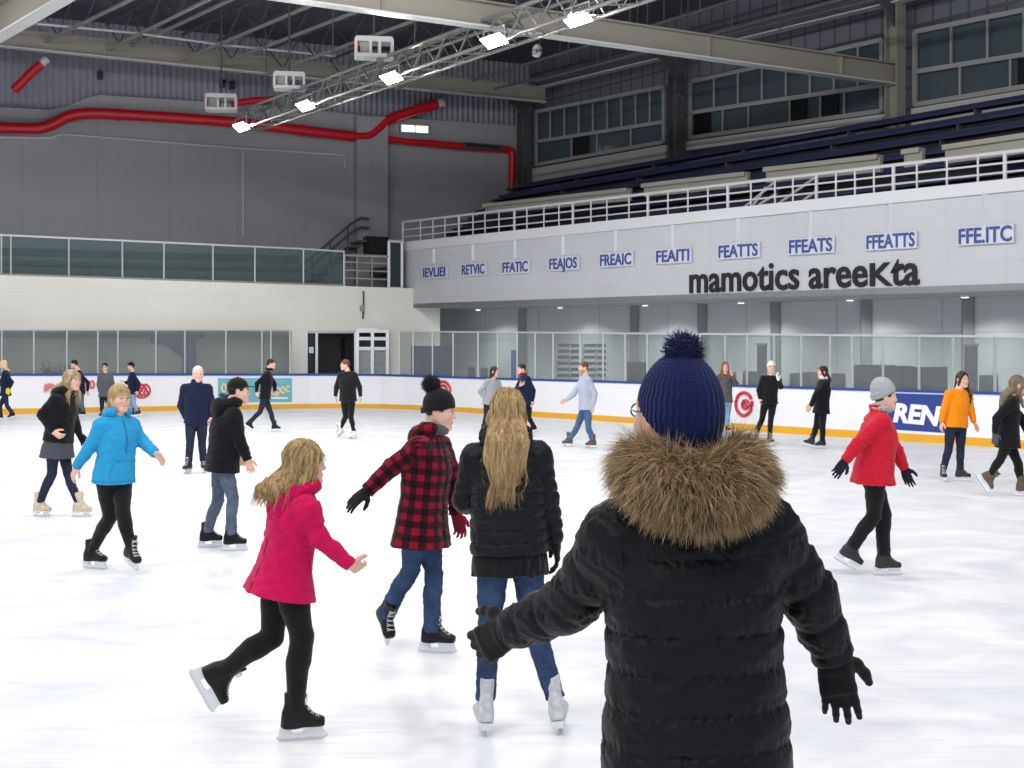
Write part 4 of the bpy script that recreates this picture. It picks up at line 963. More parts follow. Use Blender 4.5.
# ---- skates: one template per style, shared by every skater ------------------------------------------------
SK = {}
def skate_template(style, cell=.006):
    if style in SK: return SK[style]
    f = Field(A([-.07, -.11, -.1]), A([.07, .19, .2]), cell)
    top = .115 if style != 'figure' else .15
    f.loft([(0, -.012, top), (0, -.016, .04), (0, -.02, -.03), (0, -.03, -.086)], A([1, 0, 0]), [(.042, .050), (.039, .046), (.040, .056), (.038, .052)], k=0, n=2.2)
    f.loft([(0, -.06, -.05), (0, .0, -.047), (0, .06, -.052), (0, .12, -.058), (0, .150, -.062)], A([1, 0, 0]),
           [(.034, .045), (.037, .048), (.043, .04), (.046, .032), (.034, .024)], k=.03, n=2.3, round_end=True)
    f.cone((0, .012, .04), (0, .07, -.034), .034, .028, k=.03)
    f.cone((0, .022, .06), (0, .036, top + .018), .024, .018, k=.012)         # tongue standing up
    f.cut((0, 0, -.088), (0, 0, -1)); f.cut((0, 0, top + .02), (0, 0, 1)); f.cut((0, .0, top), (0, -.25, 1))
    V, Q = f.mesh(); boot = mesh_np('boot', V, Q)
    lc = MB()
    for i in range(6 if style != 'figure' else 8):                             # laces across the instep
        t = i / (5 if style != 'figure' else 7)
        def front(x, tt):                                                       # march onto the front of the boot
            tt = min(tt, .93); p = np.array([x, .16, -.005 + (top - .01) * tt]); d = nrm(np.array([0, -1., -.55 * (1 - tt)]))
            for _ in range(120):
                if f.sample(p[None])[0] < .0015: break
                p = p + d * .002
            else: return None
            return Vector(p)
        w = .026 - .005 * t
        for P_, r_ in (([front(-w, t), front(-w * .4, t + .04), front(w * .4, t + .04), front(w, t)], .0042), ([front(-w, t), front(0, t + .06), front(w, t + .1)], .0036)):
            if all(p is not None for p in P_) and max((P_[k] - P_[k + 1]).length for k in range(len(P_) - 1)) < .05: lc.tube(P_, r_, 5)
    e = front(0, .9) or Vector((0, .07, top - .02)); lc.tube([e, e + Vector((.018, .012, .004)), e + Vector((.03, .006, -.02)), e + Vector((.02, .012, -.03))], .0034, 5)
    lc.tube([e, e + Vector((-.018, .012, .004)), e + Vector((-.03, .006, -.02)), e + Vector((-.02, .012, -.03))], .0034, 5)
    h = MB(); b = MB()
    def prof(mb, pts, t): mb.prism([(-t / 2, y, z) for y, z in pts], (t, 0, 0))
    if style == 'figure':
        prof(h, [(-.085, -.086), (-.085, -.098), (.15, -.098), (.15, -.086)], .07)
        prof(h, [(-.085, -.098), (-.082, -.122), (-.02, -.122), (-.005, -.098)], .06)
        prof(b, [(-.09, -.145), (-.085, -.155), (.12, -.155), (.155, -.148), (.168, -.132), (.16, -.125), (.15, -.134), (-.088, -.134)], .005)
        prof(b, [(-.06, -.12), (-.06, -.136), (-.04, -.136), (-.04, -.12)], .012)
        prof(b, [(.06, -.096), (.055, -.136), (.13, -.136), (.12, -.096)], .010)
    else:
        prof(h, [(-.088, -.086), (-.092, -.112), (-.098, -.13), (-.09, -.137), (.15, -.137), (.162, -.128), (.15, -.11), (.142, -.086),
                 (.035, -.086), (.045, -.112), (.03, -.121), (-.012, -.121), (-.025, -.112), (-.02, -.086)], .026)
        prof(h, [(-.085, -.082), (-.085, -.090), (.145, -.090), (.145, -.082)], .066)
        prof(b, [(-.104, -.138), (-.096, -.150), (-.075, -.155), (.13, -.155), (.158, -.148), (.17, -.134), (.15, -.13), (-.095, -.13)], .0055)
    SK[style] = (boot, lc, h, b)
    off = {}
    out = dict(boot=boot)
    for nm, mb in (('laces', lc), ('blade_holder', h), ('blade', b)):
        o = mb.build(nm, None, None, smooth=(nm == 'laces')); out[nm] = o.data; bpy.data.objects.remove(o)
    SK[style] = out
    return out
M_STEEL = mat('blade steel', (205, 208, 214), .25, metal=.9)
def add_skate(parent, ankle, yaw, pitch, style, bm, hm, lm, s, roll=0):
    T = skate_template(style)
    Mx = Matrix.Translation(Vector(ankle)) @ Matrix.Rotation(-math.radians(yaw), 4, 'Z') @ Matrix.Rotation(math.radians(pitch), 4, 'X') @ Matrix.Rotation(math.radians(roll), 4, 'Y') @ Matrix.Scale(s, 4)
    def inst(me, m, par, name):
        key = (me.name, m.name)
        if key not in SKM:
            c = me.copy(); c.materials.clear(); c.materials.append(m); SKM[key] = c
        o = bpy.data.objects.new(name, SKM[key]); COL.objects.link(o); o.parent = par
        return o
    k = inst(T['boot'], bm, parent, 'skate'); k.matrix_local = Mx
    inst(T['laces'], lm, k, 'laces'); inst(T['blade_holder'], hm, k, 'blade_holder'); inst(T['blade'], M_STEEL, k, 'blade')
    return k
SKM = {}

# ---- hand: palm, four fingers with three bends each, thumb from the side of the palm ------------------------
def hand_into(f, W, a, b, n, s, curl, g=1.0, k=.006, fl=1.0):
    W = A(W); a = nrm(a); b = nrm(b - a * (b @ a)); n = nrm(n - a * (n @ a) - b * (n @ b))
    f.loft([W - a * .02 * s, W + a * .02 * s, W + a * .06 * s, W + a * .096 * s], b, [(.026 * s * g, .021 * s * g), (.031 * s * g, .018 * s * g), (.039 * s * g, .016 * s * g), (.037 * s * g, .0125 * s * g)], k=.012, n=2.15, round_end=True)
    for i, (o, l, r) in enumerate([(.031, .072, .0095), (.0105, .081, .0098), (-.0105, .074, .0093), (-.030, .058, .0082)]):
        p = W + (a * (.090 - (.006 if i == 3 else 0)) + b * o) * s
        d0 = nrm(a + b * (o * 3.6))
        for j, q in enumerate((.44, .32, .24)):
            ang = curl * (.45 + j * .75) * (1 + .12 * i)
            d = d0 * math.cos(ang) + n * math.sin(ang)
            e = p + d * l * q * s * fl
            f.cone(p, e, r * s * g * (1 - .1 * j), r * s * g * (.92 - .1 * j), k=k if j else .012)
            p = e
    p = W + (a * .022 + b * .026 + n * .006) * s
    d = nrm(a * .62 + b * .75 + n * .28)
    for l, r in ((.036, .0135), (.032, .0115), (.026, .0098)):
        e = p + d * l * s; f.cone(p, e, r * s * g, r * .9 * s * g, k=.014); p = e; d = nrm(d + a * .35 - b * .15 + n * .12 * curl)

# ---- head ---------------------------------------------------------------------------------------------------
def head_into(f, C, Rv, Fv, Uv, s, neckp):
    M = np.stack([Rv, Fv, Uv])
    L = lambda x, y, z: C + (Rv * x + Fv * y + Uv * z) * s
    f.cone(L(0, -.022, -.05), neckp, .057 * s, .062 * s, k=.03)
    f.ell(L(0, -.012, .032), A([.076, .096, .087]) * s, M, k=.01)
    f.ell(L(0, .03, -.03), A([.062, .060, .082]) * s, M, k=.03)
    for q in (-1, 1):
        f.cone(L(q * .05, -.002, -.045), L(q * .02, .06, -.098), .028 * s, .02 * s, k=.03)
        f.ell(L(q * .037, .062, -.03), A([.026, .022, .026]) * s, M, k=.025)
        f.cone(L(q * .044, .072, .018), L(q * .012, .084, .015), .009 * s, .009 * s, k=.02)
    f.cone(L(-.008, .07, -.102), L(.008, .07, -.102), .02 * s, .02 * s, k=.025)
    for q in (-1, 1): f.ell(L(q * .031, .093, -.004), A([.017, .014, .011]) * s, M, k=.012, mode='sub')
    f.cone(L(0, .088, .004), L(0, .1035, -.029), .0075 * s, .0108 * s, k=.012)
    for q in (-1, 1): f.cone(L(q * .011, .094, -.033), L(q * .007, .098, -.033), .008 * s, .007 * s, k=.007)
    f.cone(L(-.018, .083, -.064), L(0, .0905, -.062), .005 * s, .006 * s, k=.008)
    f.cone(L(.018, .083, -.064), L(0, .0905, -.062), .005 * s, .006 * s, k=.008)
    f.cone(L(-.012, .085, -.073), L(.012, .085, -.073), .007 * s, .007 * s, k=.008)
    for q in (-1, 1):
        f.ell(L(q * .078, -.012, -.006), A([.010, .021, .033]) * s, M, k=.006)
        f.ell(L(q * .087, -.008, -.004), A([.007, .011, .02]) * s, M, k=.004, mode='sub')

def head_colour(V, C, Rv, Fv, Uv, s, brow, skin=SKIN, beard=None):
    q = (V - C) / s; x, y, z = q @ Rv, q @ Fv, q @ Uv
    c = np.tile(A(lin(skin)[:3]), (len(V), 1))
    ax = np.abs(x)
    def put(m, col, w): 
        c[m] = c[m] * (1 - w) + A(lin(col)[:3]) * w
    put((y > .04) & (ax > .02) & (ax < .056) & (z > -.052) & (z < -.014), (214, 150, 136), .35)      # cheeks
    put((y > .072) & (ax < .021) & (z > -.079) & (z < -.060), LIP, .55)
    put((y > .05) & (ax > .013) & (ax < .052) & (np.abs(z - (.017 + .006 * np.cos((ax - .03) * 60))) < .0048), brow, .75)
    put((y > .06) & (ax > .017) & (ax < .047) & (np.abs(z - .0075) < .0022), (70, 48, 42), .6)          # lashes
    if beard is not None:
        put((y > .0) & (z < -.045) & (z > -.125) & ~((ax < .02) & (np.abs(z + .069) < .011) & (y > .075)), beard, .55)
    return c

def eyes(parent, C, Rv, Fv, Uv, s, iris):
    for q in (-1, 1):
        c = C + (Rv * (q * .031) + Fv * .0765 + Uv * -.003) * s; r = .0128 * s
        n, m = 16, 12
        V = []; 
        for i in range(m + 1):
            th = math.pi * i / m
            for j in range(n):
                p = 2 * math.pi * j / n
                V.append((math.sin(th) * math.cos(p), math.cos(th), math.sin(th) * math.sin(p)))
        V = A(V); Q = A([(i * n + j, (i + 1) * n + j, (i + 1) * n + (j + 1) % n, i * n + (j + 1) % n) for i in range(m) for j in range(n)]).astype(int)
        W = c + (V[:, 0:1] * Rv + V[:, 1:2] * Fv + V[:, 2:3] * Uv) * r
        cc = np.tile(A(lin((226, 222, 216))[:3]), (len(V), 1))
        cc[V[:, 1] > .80] = lin(iris)[:3]; cc[V[:, 1] > .955] = (.004, .004, .004)
        me = mesh_np('eye', W, Q); set_col(me, cc); link('eye', me, M_EYE, parent)

# ---- clothes materials ---------------------------------------------------------------------------------------
def cloth(name, col, kind='knit'):
    if kind == 'knit': return mat(name, col, .9, bump=(160, .25, .004), spec=.2, var=(40, .10), sheen=.15)
    if kind == 'fleece': return mat(name, col, .95, bump=(90, .35, .006), spec=.12, var=(25, .08), sheen=.1)
    if kind == 'denim': return mat(name, col, .85, bump=(260, .3, .003), spec=.2, var=(14, .28))
    if kind == 'nylon': return mat(name, col, .5, bump=(45, .16, .008), spec=.2, var=(9, .12))
    if kind == 'leather': return mat(name, col, .42, bump=(70, .15, .004), spec=.28, var=(30, .2))
    return mat(name, col, .7)
def hairmat(name, col): return mat(name, col, .5, bump=(120, .5, .004), spec=.35, var=(60, .35), aniso=(1, 1, .12))

def plaid_mat():
    m = mat('red and black plaid wool', (110, 18, 34), .92, spec=.12, sheen=.1)
    nt = m.node_tree; N = nt.nodes; L = nt.links; b = N['Principled BSDF']
    a = N.new('ShaderNodeAttribute'); a.attribute_name = 'uvw'
    sx = N.new('ShaderNodeSeparateXYZ'); L.new(a.outputs['Vector'], sx.inputs[0])
    def stripe(out, per, wd, sh):
        d = N.new('ShaderNodeMath'); d.operation = 'MULTIPLY_ADD'; d.inputs[1].default_value = 1 / per; d.inputs[2].default_value = sh; L.new(out, d.inputs[0])
        fr = N.new('ShaderNodeMath'); fr.operation = 'FRACT'; L.new(d.outputs[0], fr.inputs[0])
        lt = N.new('ShaderNodeMath'); lt.operation = 'LESS_THAN'; lt.inputs[1].default_value = wd; L.new(fr.outputs[0], lt.inputs[0])
        return lt.outputs[0]
    u = stripe(sx.outputs[0], .084, .5, .1); v = stripe(sx.outputs[1], .084, .5, .2)
    ad = N.new('ShaderNodeMath'); ad.operation = 'ADD'; L.new(u, ad.inputs[0]); L.new(v, ad.inputs[1])
    hf = N.new('ShaderNodeMath'); hf.operation = 'MULTIPLY'; hf.inputs[1].default_value = .5; L.new(ad.outputs[0], hf.inputs[0])
    rp = N.new('ShaderNodeValToRGB'); rp.color_ramp.interpolation = 'CONSTANT'
    e = rp.color_ramp.elements; e[0].position = 0; e[0].color = lin((132, 16, 40)); e[1].position = .4; e[1].color = lin((64, 11, 24))
    e2 = e.new(.8); e2.color = lin((20, 14, 18))
    L.new(hf.outputs[0], rp.inputs[0]); L.new(rp.outputs[0], b.inputs['Base Color'])
    nz = N.new('ShaderNodeTexNoise'); nz.inputs['Scale'].default_value = 150
    bp = N.new('ShaderNodeBump'); bp.inputs['Strength'].default_value = .3; bp.inputs['Distance'].default_value = .005
    L.new(nz.outputs[0], bp.inputs['Height']); L.new(bp.outputs[0], b.inputs['Normal'])
    return m

# ---- one person ----------------------------------------------------------------------------------------------
STW = [(0, .172, .125), (.15, .150, .110), (.30, .158, .122), (.385, .152, .108), (.445, .112, .084), (.50, .068, .064)]
STM = [(0, .168, .118), (.15, .160, .115), (.30, .174, .125), (.385, .172, .114), (.445, .125, .088), (.50, .072, .068)]

def person(label, phi, ground, s, head, neck, pel, R, L, rf, lf, top, legs, hair=None, hat=None, skates=None, hphi=None, hpitch=0, hroll=0, hs=None,
           sex='w', extra=(), brow=(110, 80, 60), iris=(70, 90, 110), dep=None, beard=None, skin=SKIN, collar=None, girth=1.0, shw=1.0):
    Y0 = dep if dep else HC * F / (ground - HY); kpx = F / Y0
    O = A([(pel[0] - CX) / F * Y0, Y0, 0])
    def J(p, d=None):
        dd = p[2] if len(p) > 2 else (d or 0)
        return A(at(p[0], p[1], Y0 + dd)) - O
    hs = hs or .97 * s ** .4
    cell = min(max(.9 / kpx, .0045), .013)
    fine = min(max(.7 / kpx, .0034), .008)
    NB, PL_ = J(neck), J(pel)
    Fw, Rt = yawvec(phi), yawright(phi)
    Ut = nrm(NB - PL_); Rt = nrm(Rt - Ut * (Rt @ Ut)); Fw = np.cross(Ut, Rt)
    tl = np.linalg.norm(NB - PL_); ts = tl / .5
    hphi = phi if hphi is None else hphi
    hF, hR, hU = yawvec(hphi), yawright(hphi), A([0, 0, 1.])
    pr = math.radians(hpitch); hF, hU = hF * math.cos(pr) + hU * math.sin(pr), hU * math.cos(pr) - hF * math.sin(pr)
    rr = math.radians(hroll); hR, hU = hR * math.cos(rr) - hU * math.sin(rr), hU * math.cos(rr) + hR * math.sin(rr)
    HCn = J(head)
    root = None
    sh, el, wr, hp, kn, an, tipdir = {}, {}, {}, {}, {}, {}, {}
    for q, nm, a in ((1, 'R', R), (-1, 'L', L)):
        sh[nm] = NB + Rt * (q * .158 * s * shw) - Ut * (.080 + .06 * max(0, top.get('sleeve', 1) - 1)) * s + Fw * .005
        if 'sh' in a: sh[nm] = J(a['sh'], (sh[nm])[1])
        e = J(a['el'], sh[nm][1]) if len(a['el']) < 3 else J(a['el'])
        w = J(a['wr'], e[1]) if len(a['wr']) < 3 else J(a['wr'])
        el[nm], wr[nm] = e, w
        tipdir[nm] = nrm((J(a['tip'], w[1]) if len(a['tip']) < 3 else J(a['tip'])) - w) if 'tip' in a else nrm(w - e)
        hp[nm] = PL_ + Rt * (q * .086 * s) - Ut * .02 * s
    for nm, q, fd in (('R', 1, rf), ('L', -1, lf)):
        yaw = fd.get('yaw', phi); pitch = fd.get('pitch', 0)
        fwd = yawvec(yaw)
        if 'sole' in fd:
            sx, sy = fd['sole'][:2]
            Yf = min(max(HC * F / (sy - HY), Y0 - .35), Y0 + .35)
            if len(fd['sole']) > 2: Yf = Y0 + fd['sole'][2]
            P = A([(sx - CX) / F * Yf, Yf, 0]) - O
            an[nm] = P + A([0, 0, .157 * hs]) - fwd * .035
        else:
            an[nm] = J(fd['an'])
            low = (-.155 * math.cos(math.radians(pitch)) + (.16 if pitch < 0 else -.1) * math.sin(math.radians(pitch))) * hs
            if an[nm][2] + low < 0.002: an[nm][2] = .002 - low
        k = J(fd['kn'], (hp[nm][1] + an[nm][1]) / 2 + fd.get('kd', 0))
        kn[nm] = k
    # ---------------- body: one continuous surface
    bare = [nm for nm, a in (('R', R), ('L', L)) if not a.get('glove') and not a.get('hide')]
    allp = [PL_, NB, HCn + hU * .15, HCn - hU * .15] + [an[n] for n in an] + [kn[n] for n in kn] + [wr[n] for n in wr] + [wr[n] + tipdir[n] * .2 for n in wr] + [el[n] for n in el]
    fr = [(HCn - .15 * hs, HCn + .15 * hs, fine)] + [(wr[n] + tipdir[n] * .09 - .11, wr[n] + tipdir[n] * .09 + .11, fine) for n in bare if kpx > 60]
    f = field_from(allp, .16, max(cell, .012), fr)
    st = STW if sex == 'w' else STM
    f.loft([PL_ - Ut * .08 * s] + [PL_ + Ut * t * ts for t, _, _ in st], Rt, [(.12 * s, .09 * s)] + [(a * s * .82 * girth, b * s * .82 * girth) for _, a, b in st], k=.02, round_end=True)
    nb = NB + Ut * .01
    head_into(f, HCn, hR, hF, hU, hs, nb)
    for nm in 'RL':
        f.cone(sh[nm], el[nm], .042 * s, .034 * s, k=.03); f.cone(el[nm], wr[nm], .034 * s, .024 * s, k=.02)
        f.cone(hp[nm], kn[nm], .07 * s, .045 * s, k=.04); f.cone(kn[nm], an[nm], .042 * s, .03 * s, k=.02)
        fd = rf if nm == 'R' else lf; pp_ = math.radians(fd.get('pitch', 0)); fv = yawvec(fd.get('yaw', phi)); ff_ = fv * math.cos(pp_) + A([0, 0, math.sin(pp_)]); fu_ = A([0, 0, math.cos(pp_)]) - fv * math.sin(pp_)
        f.cone(an[nm], an[nm] + ff_ * .075 * hs - fu_ * .055 * hs, .028, .02, k=.02)
        a = R if nm == 'R' else L
        q = 1 if nm == 'R' else -1
        td = tipdir[nm]
        b = A(a['thumb']) if 'thumb' in a else Fw * .8 + A([0, 0, .35])
        b = nrm(b - td * (b @ td)); n = np.cross(td, b) * (-1 if nm == 'R' else 1)
        if 'palmflip' in a: n = -n
        a['_f'] = (td, b, n)
        if nm in bare: hand_into(f, wr[nm], td, b, n, s * .98, a.get('curl', .45), 1.0, k=.005)
        else: f.cone(wr[nm], wr[nm] + td * .05, .024 * s, .02 * s, k=.01)
    V, Q = f.mesh()
    me = mesh_np('person', V, Q)
    set_col(me, head_colour(V, HCn, hR, hF, hU, hs, brow, skin, beard))
    body = link('person', me, M_SKIN); body.location = Vector(O)
    tag(body, label, 'person', 'skaters on the ice')
    if kpx > 60: eyes(body, HCn, hR, hF, hU, hs, iris)
    mk = lambda name, fld, m, fn=None: link(name, mesh_np(name, *fld.mesh()), m, body)
    # ---------------- trousers
    lm = legs['m']; lg = legs.get('fit', 1.0)
    f = field_from([PL_ + A([0, 0, .2])] + [hp[n] for n in hp] + [kn[n] for n in kn] + [an[n] for n in an], .14, cell)
    f.loft([PL_ - Ut * .09 * s, PL_, PL_ + Ut * .14], Rt, [(.13 * s, .10 * s), (.158 * s * girth, .118 * s * girth), (.14 * s * girth, .105 * s * girth)], k=.04, round_end=True)
    for nm in 'RL':
        mid = lerp(hp[nm], kn[nm], .5)
        f.cone(hp[nm], mid, .088 * s * lg, .074 * s * lg, k=.025); f.cone(mid, kn[nm], .074 * s * lg, .056 * s * lg, k=.01)
        sd = nrm(an[nm] - kn[nm]); end = an[nm] - sd * legs.get('up', .02)
        calf = lerp(kn[nm], end, .35) - np.cross(Rt, sd) * 0
        back = nrm(np.cross(sd, Rt)); back = back if back @ Fw < 0 else -back
        cm = legs.get('calf', 1.0)
        f.cone(kn[nm], lerp(kn[nm], end, .3), .0565 * s * lg, .055 * s * lg, k=.02)
        f.loft([lerp(kn[nm], end, .08), calf + back * .012, end], Rt, [(.046 * s * lg, .048 * s * lg), (.055 * s * lg * cm, .057 * s * lg * cm), (legs.get('cuff', .042) * s, legs.get('cuff', .042) * s)], k=.022)
    f.displace(wrinkle(legs.get('wr', .003) * .7, .10, 3, 2.0))
    mk('trousers', f, lm)
    # ---------------- jacket / top
    tm = top['m']; g = top.get('fit', .02); hem = top['hem']; fl = top.get('flare', .02); qt = top.get('quilt')
    hemd = nrm(-Ut * .5 - A([0, 0, .5]))
    f = field_from([PL_ + hemd * hem, NB + Ut * .1] + [sh[n] for n in sh] + [el[n] for n in el] + [wr[n] for n in wr], .17 + fl, top.get('cell', cell))
    P, dims = [], []
    if hem > 0:
        P.append(PL_ + hemd * hem + Fw * top.get('back', 0)); dims.append((.172 * s * girth + g + fl, .125 * s * girth + g + fl))
    for t, a, b in (st if hem >= 0 else [(-hem / ts, lerp(st[0][1], st[1][1], min(1, -hem / ts / .15)), lerp(st[0][2], st[1][2], min(1, -hem / ts / .15)))] + [q for q in st if q[0] * ts > -hem + .01]):
        gg = g * (1 if t < .3 else 1 - .8 * (t - .3) / .2); gi = girth if t < .3 else 1 + (girth - 1) * (1 - (t - .3) / .2)
        P.append(PL_ + Ut * t * ts + Fw * top.get('belly', 0) * math.sin(math.pi * min(1, t / .5))); dims.append((a * s * gi + gg + (top.get('waist', 0) if .1 < t < .2 else 0), b * s * gi + gg * 1.1 + (top.get('waist', 0) if .1 < t < .2 else 0)))
    if top.get('stand'): P.append(NB + Ut * .06); dims.append((.078 * s + .006, .075 * s + .006))
    f.loft(P, Rt, dims, k=.02, n=2.25, quilt=qt)
    rs = top.get('sleeve', 1.0)
    for nm in 'RL':
        a = R if nm == 'R' else L
        q = 1 if nm == 'R' else -1
        inner = lerp(NB, sh[nm], .3) - Ut * .035 * s
        f.cone(inner, sh[nm], .046 * s + g * .3, .056 * s * rs, k=.06)
        f.cone(sh[nm], lerp(sh[nm], el[nm], .22), .062 * s * rs, .060 * s * rs, k=.055)
        f.cone(lerp(sh[nm], el[nm], .06), el[nm], .063 * s * rs, .054 * s * rs, k=.018, quilt=qt)
        wv = wr[nm] - el[nm]; ax = A([0, 0, 1.]) if abs(nrm(wv)[2]) < .9 else A([1., 0, 0])
        f.loft([el[nm], lerp(el[nm], wr[nm], .5), wr[nm] + nrm(wv) * .01], ax, [(.054 * s * rs,) * 2, (.049 * s * rs,) * 2, (top.get('cuff', .038) * s,) * 2], k=.02, quilt=qt)
    P_seam = P[0]
    f.displace(wrinkle(top.get('wr', .005) * .55, top.get('wl', .10) * 1.5, len(label), 1.5)); f.displace(wrinkle(top.get('wr', .005) * .3, top.get('wl', .10) * .6, len(label) + 5, 2.2))
    if qt and kpx > 150:                                              # puckers gathered along the stitched seams
        pk = wrinkle(.0035, .030, 11, .25)
        f.displace(lambda P: pk(P) * np.abs(np.cos(math.pi * (((P - P_seam) @ Ut)) / qt[0])) ** 3)
    if 'cutneck' in top: pass
    JF = f
    jo = mk(top.get('name', 'jacket'), f, tm)
    if top.get('plaid'):
        n = len(jo.data.vertices); co = np.empty(n * 3, dtype=R32); jo.data.vertices.foreach_get('co', co); co = co.reshape(-1, 3).astype(float)
        def segd(a, b):
            t = np.clip(((co - a) @ (b - a)) / ((b - a) @ (b - a)), 0, 1); return np.linalg.norm(co - a - t[:, None] * (b - a), axis=1), t
        uv = np.stack([np.arctan2((co - PL_) @ Rt, (co - PL_) @ Fw) * .17, (co - PL_) @ Ut, np.zeros(n)], 1)
        for nm in 'RL':
            q = 1 if nm == 'R' else -1
            ins = ((co - sh[nm]) @ Rt) * q
            for a, b, base in ((sh[nm], el[nm], 0), (el[nm], wr[nm], np.linalg.norm(el[nm] - sh[nm]))):
                d, t = segd(a, b); r = .075 if base == 0 else .068
                m = (d < r * s) & ((ins > -.02) | (base > 0))
                ax = nrm(b - a); x = nrm(np.cross(ax, A([.3, .9, .2]))); y = np.cross(ax, x)
                w = co[m] - a
                uv[m, 0] = np.arctan2(w @ x, w @ y) * .055; uv[m, 1] = base + w @ ax
        at_ = jo.data.attributes.new('uvw', 'FLOAT_VECTOR', 'POINT'); at_.data.foreach_set('vector', uv.astype(R32).ravel())
    # extra garments: list of dicts
    HOOD = None
    for ex in extra:
        kind = ex['k']
        if kind == 'hood':
            f = field_from([NB], .26, cell)
            r = ex.get('r', .042); dn = ex.get('drop', .05)
            pts = [NB + Rt * (.085 * s * math.cos(t)) + Fw * (-.085 * s * math.sin(t) + .01) + Ut * (.03 - (dn if math.sin(t) > 0 else .02) * math.sin(t)) for t in np.linspace(-.45, math.pi + .45, 13)]
            for i in range(len(pts) - 1):
                ra = r * (1 + .45 * max(0, math.sin(np.linspace(-.45, math.pi + .45, 13)[i]))); f.cone(pts[i], pts[i + 1], ra * s, ra * s, k=.03)
            if ex.get('tail', 0): f.ell(NB - Fw * .125 * s - Ut * ex['tail'], A([.11, .045, .10]) * s, np.stack([Rt, Fw, Ut]), k=.05)
            f.cone(HCn - hU * .02, NB - Ut * .1, .064 * hs, .064 * hs, k=.01, mode='sub')
            f.displace(wrinkle(.004, .06, 5)); h_o = mk('hood', f, ex['m']); HOOD = f
            if top.get('plaid'):
                n = len(h_o.data.vertices); co = np.empty(n * 3, dtype=R32); h_o.data.vertices.foreach_get('co', co); co = co.reshape(-1, 3).astype(float) - NB
                uv = np.stack([np.arctan2(co @ Rt, co @ Fw) * .11, co @ Ut, np.zeros(n)], 1)
                h_o.data.attributes.new('uvw', 'FLOAT_VECTOR', 'POINT').data.foreach_set('vector', uv.astype(R32).ravel())
        if kind == 'seam':                                              # stitched line, pocket edge or zip lying on the cloth
            mb = MB(); pts = []
            raw = ex['path']; dense = []
            for (a0, h0), (a1, h1) in zip(raw[:-1], raw[1:]): dense += [(lerp(a0, a1, q / 8), lerp(h0, h1, q / 8)) for q in range(8)]
            for ang, hh in dense + [raw[-1]]:
                dr_ = Fw * math.cos(math.radians(ang)) + Rt * math.sin(math.radians(ang))
                p = (PL_ + Ut * hh * ts if hh > 0 else PL_ - hemd * hh) + dr_ * .42
                for _ in range(150):
                    if JF.sample(p[None])[0] < .0005: break
                    p = p - dr_ * .0027
                pts.append(Vector(O + p))
            mb.tube(pts, ex.get('r', .0035), 6); mb.build(ex.get('name', 'seam'), ex['m'], body, smooth=True)
        if kind == 'placket':
            mb = MB(); pts = []
            for tt in np.linspace(ex.get('t0', -.1), ex.get('t1', .5), 14):
                p = (PL_ + Ut * tt * ts if tt > 0 else PL_ - hemd * tt) + Fw * .42 + Rt * ex.get('x', 0)
                for _ in range(140):
                    if JF.sample(p[None])[0] < .001: break
                    p = p - Fw * .003
                pts.append(p)
            w_ = ex.get('w', .02)
            for a_, b_ in zip(pts[:-1], pts[1:]):
                mb.prism([Vector(O + q + Fw * .004) for q in (a_ - Rt * w_, a_ + Rt * w_, b_ + Rt * w_, b_ - Rt * w_)], Vector(-Fw * .012))
            mb.build(ex.get('name', 'placket'), ex['m'], body)
            for tt in range(2, 13, 3) if ex.get('toggles') else ():
                mb = MB(); mb.tube([Vector(O + pts[tt] + Fw * .012 - Rt * .025), Vector(O + pts[tt] + Fw * .012 + Rt * .025)], .007, 8); mb.build('toggle', M_blackm, body, smooth=True)
        if kind == 'skirt':
            f = field_from([PL_ + Ut * .1, PL_ + hemd * ex['hem']], .30, cell)
            f.loft([PL_ + hemd * ex['hem'], PL_, PL_ + Ut * .1], Rt, [(.18 * s * girth + .02 + ex.get('flare', .02), .13 * s * girth + .02 + ex.get('flare', .02)), (.172 * s * girth + .016, .125 * s * girth + .016), (.15 * s * girth + .01, .11 * s * girth + .01)], k=0, n=2.25)
            f.displace(wrinkle(.006, .06, 9, .3)); mk(ex.get('name', 'shirt'), f, ex['m'])
        if kind == 'scarf':
            f = field_from([NB, HCn], .2, min(cell, .01))
            for i in range(12):
                t0, t1 = i / 12 * 2 * math.pi, (i + 1) / 12 * 2 * math.pi
                c = lerp(NB, HCn, .25) + hF * .01
                f.cone(c + Rt * .062 * math.cos(t0) + Fw * .066 * math.sin(t0), c + Rt * .062 * math.cos(t1) + Fw * .066 * math.sin(t1), .03, .03, k=.02)
            f.displace(wrinkle(.004, .05, 2)); mk('scarf', f, ex['m'])
        if kind == 'glasses':
            mb = MB()
            for q in (-1, 1):
                c = HCn + (hR * q * .032 + hF * .094 + hU * -.002) * hs
                mb.tube([Vector(O + c + (hR * .021 * math.cos(t) + hU * .016 * math.sin(t)) * hs) for t in np.linspace(0, 2 * math.pi, 17)], .002, 5, caps=False)
                if ex.get('dark'): mb.prism([Vector(O + c + (hR * .024 * math.cos(t) + hU * .019 * math.sin(t)) * hs) for t in np.linspace(0, 2 * math.pi, 14)[:-1]], Vector(-hF * .003))
                mb.tube([Vector(O + HCn + (hR * q * .053 + hF * .092) * hs), Vector(O + HCn + (hR * q * .076 + hF * .05) * hs), Vector(O + HCn + (hR * q * .082 - hF * .005) * hs)], .002, 5)
            mb.tube([Vector(O + HCn + (hR * -.01 + hF * .098) * hs), Vector(O + HCn + (hR * .01 + hF * .098) * hs)], .002, 5)
            mb.build('glasses', ex['m'], body)
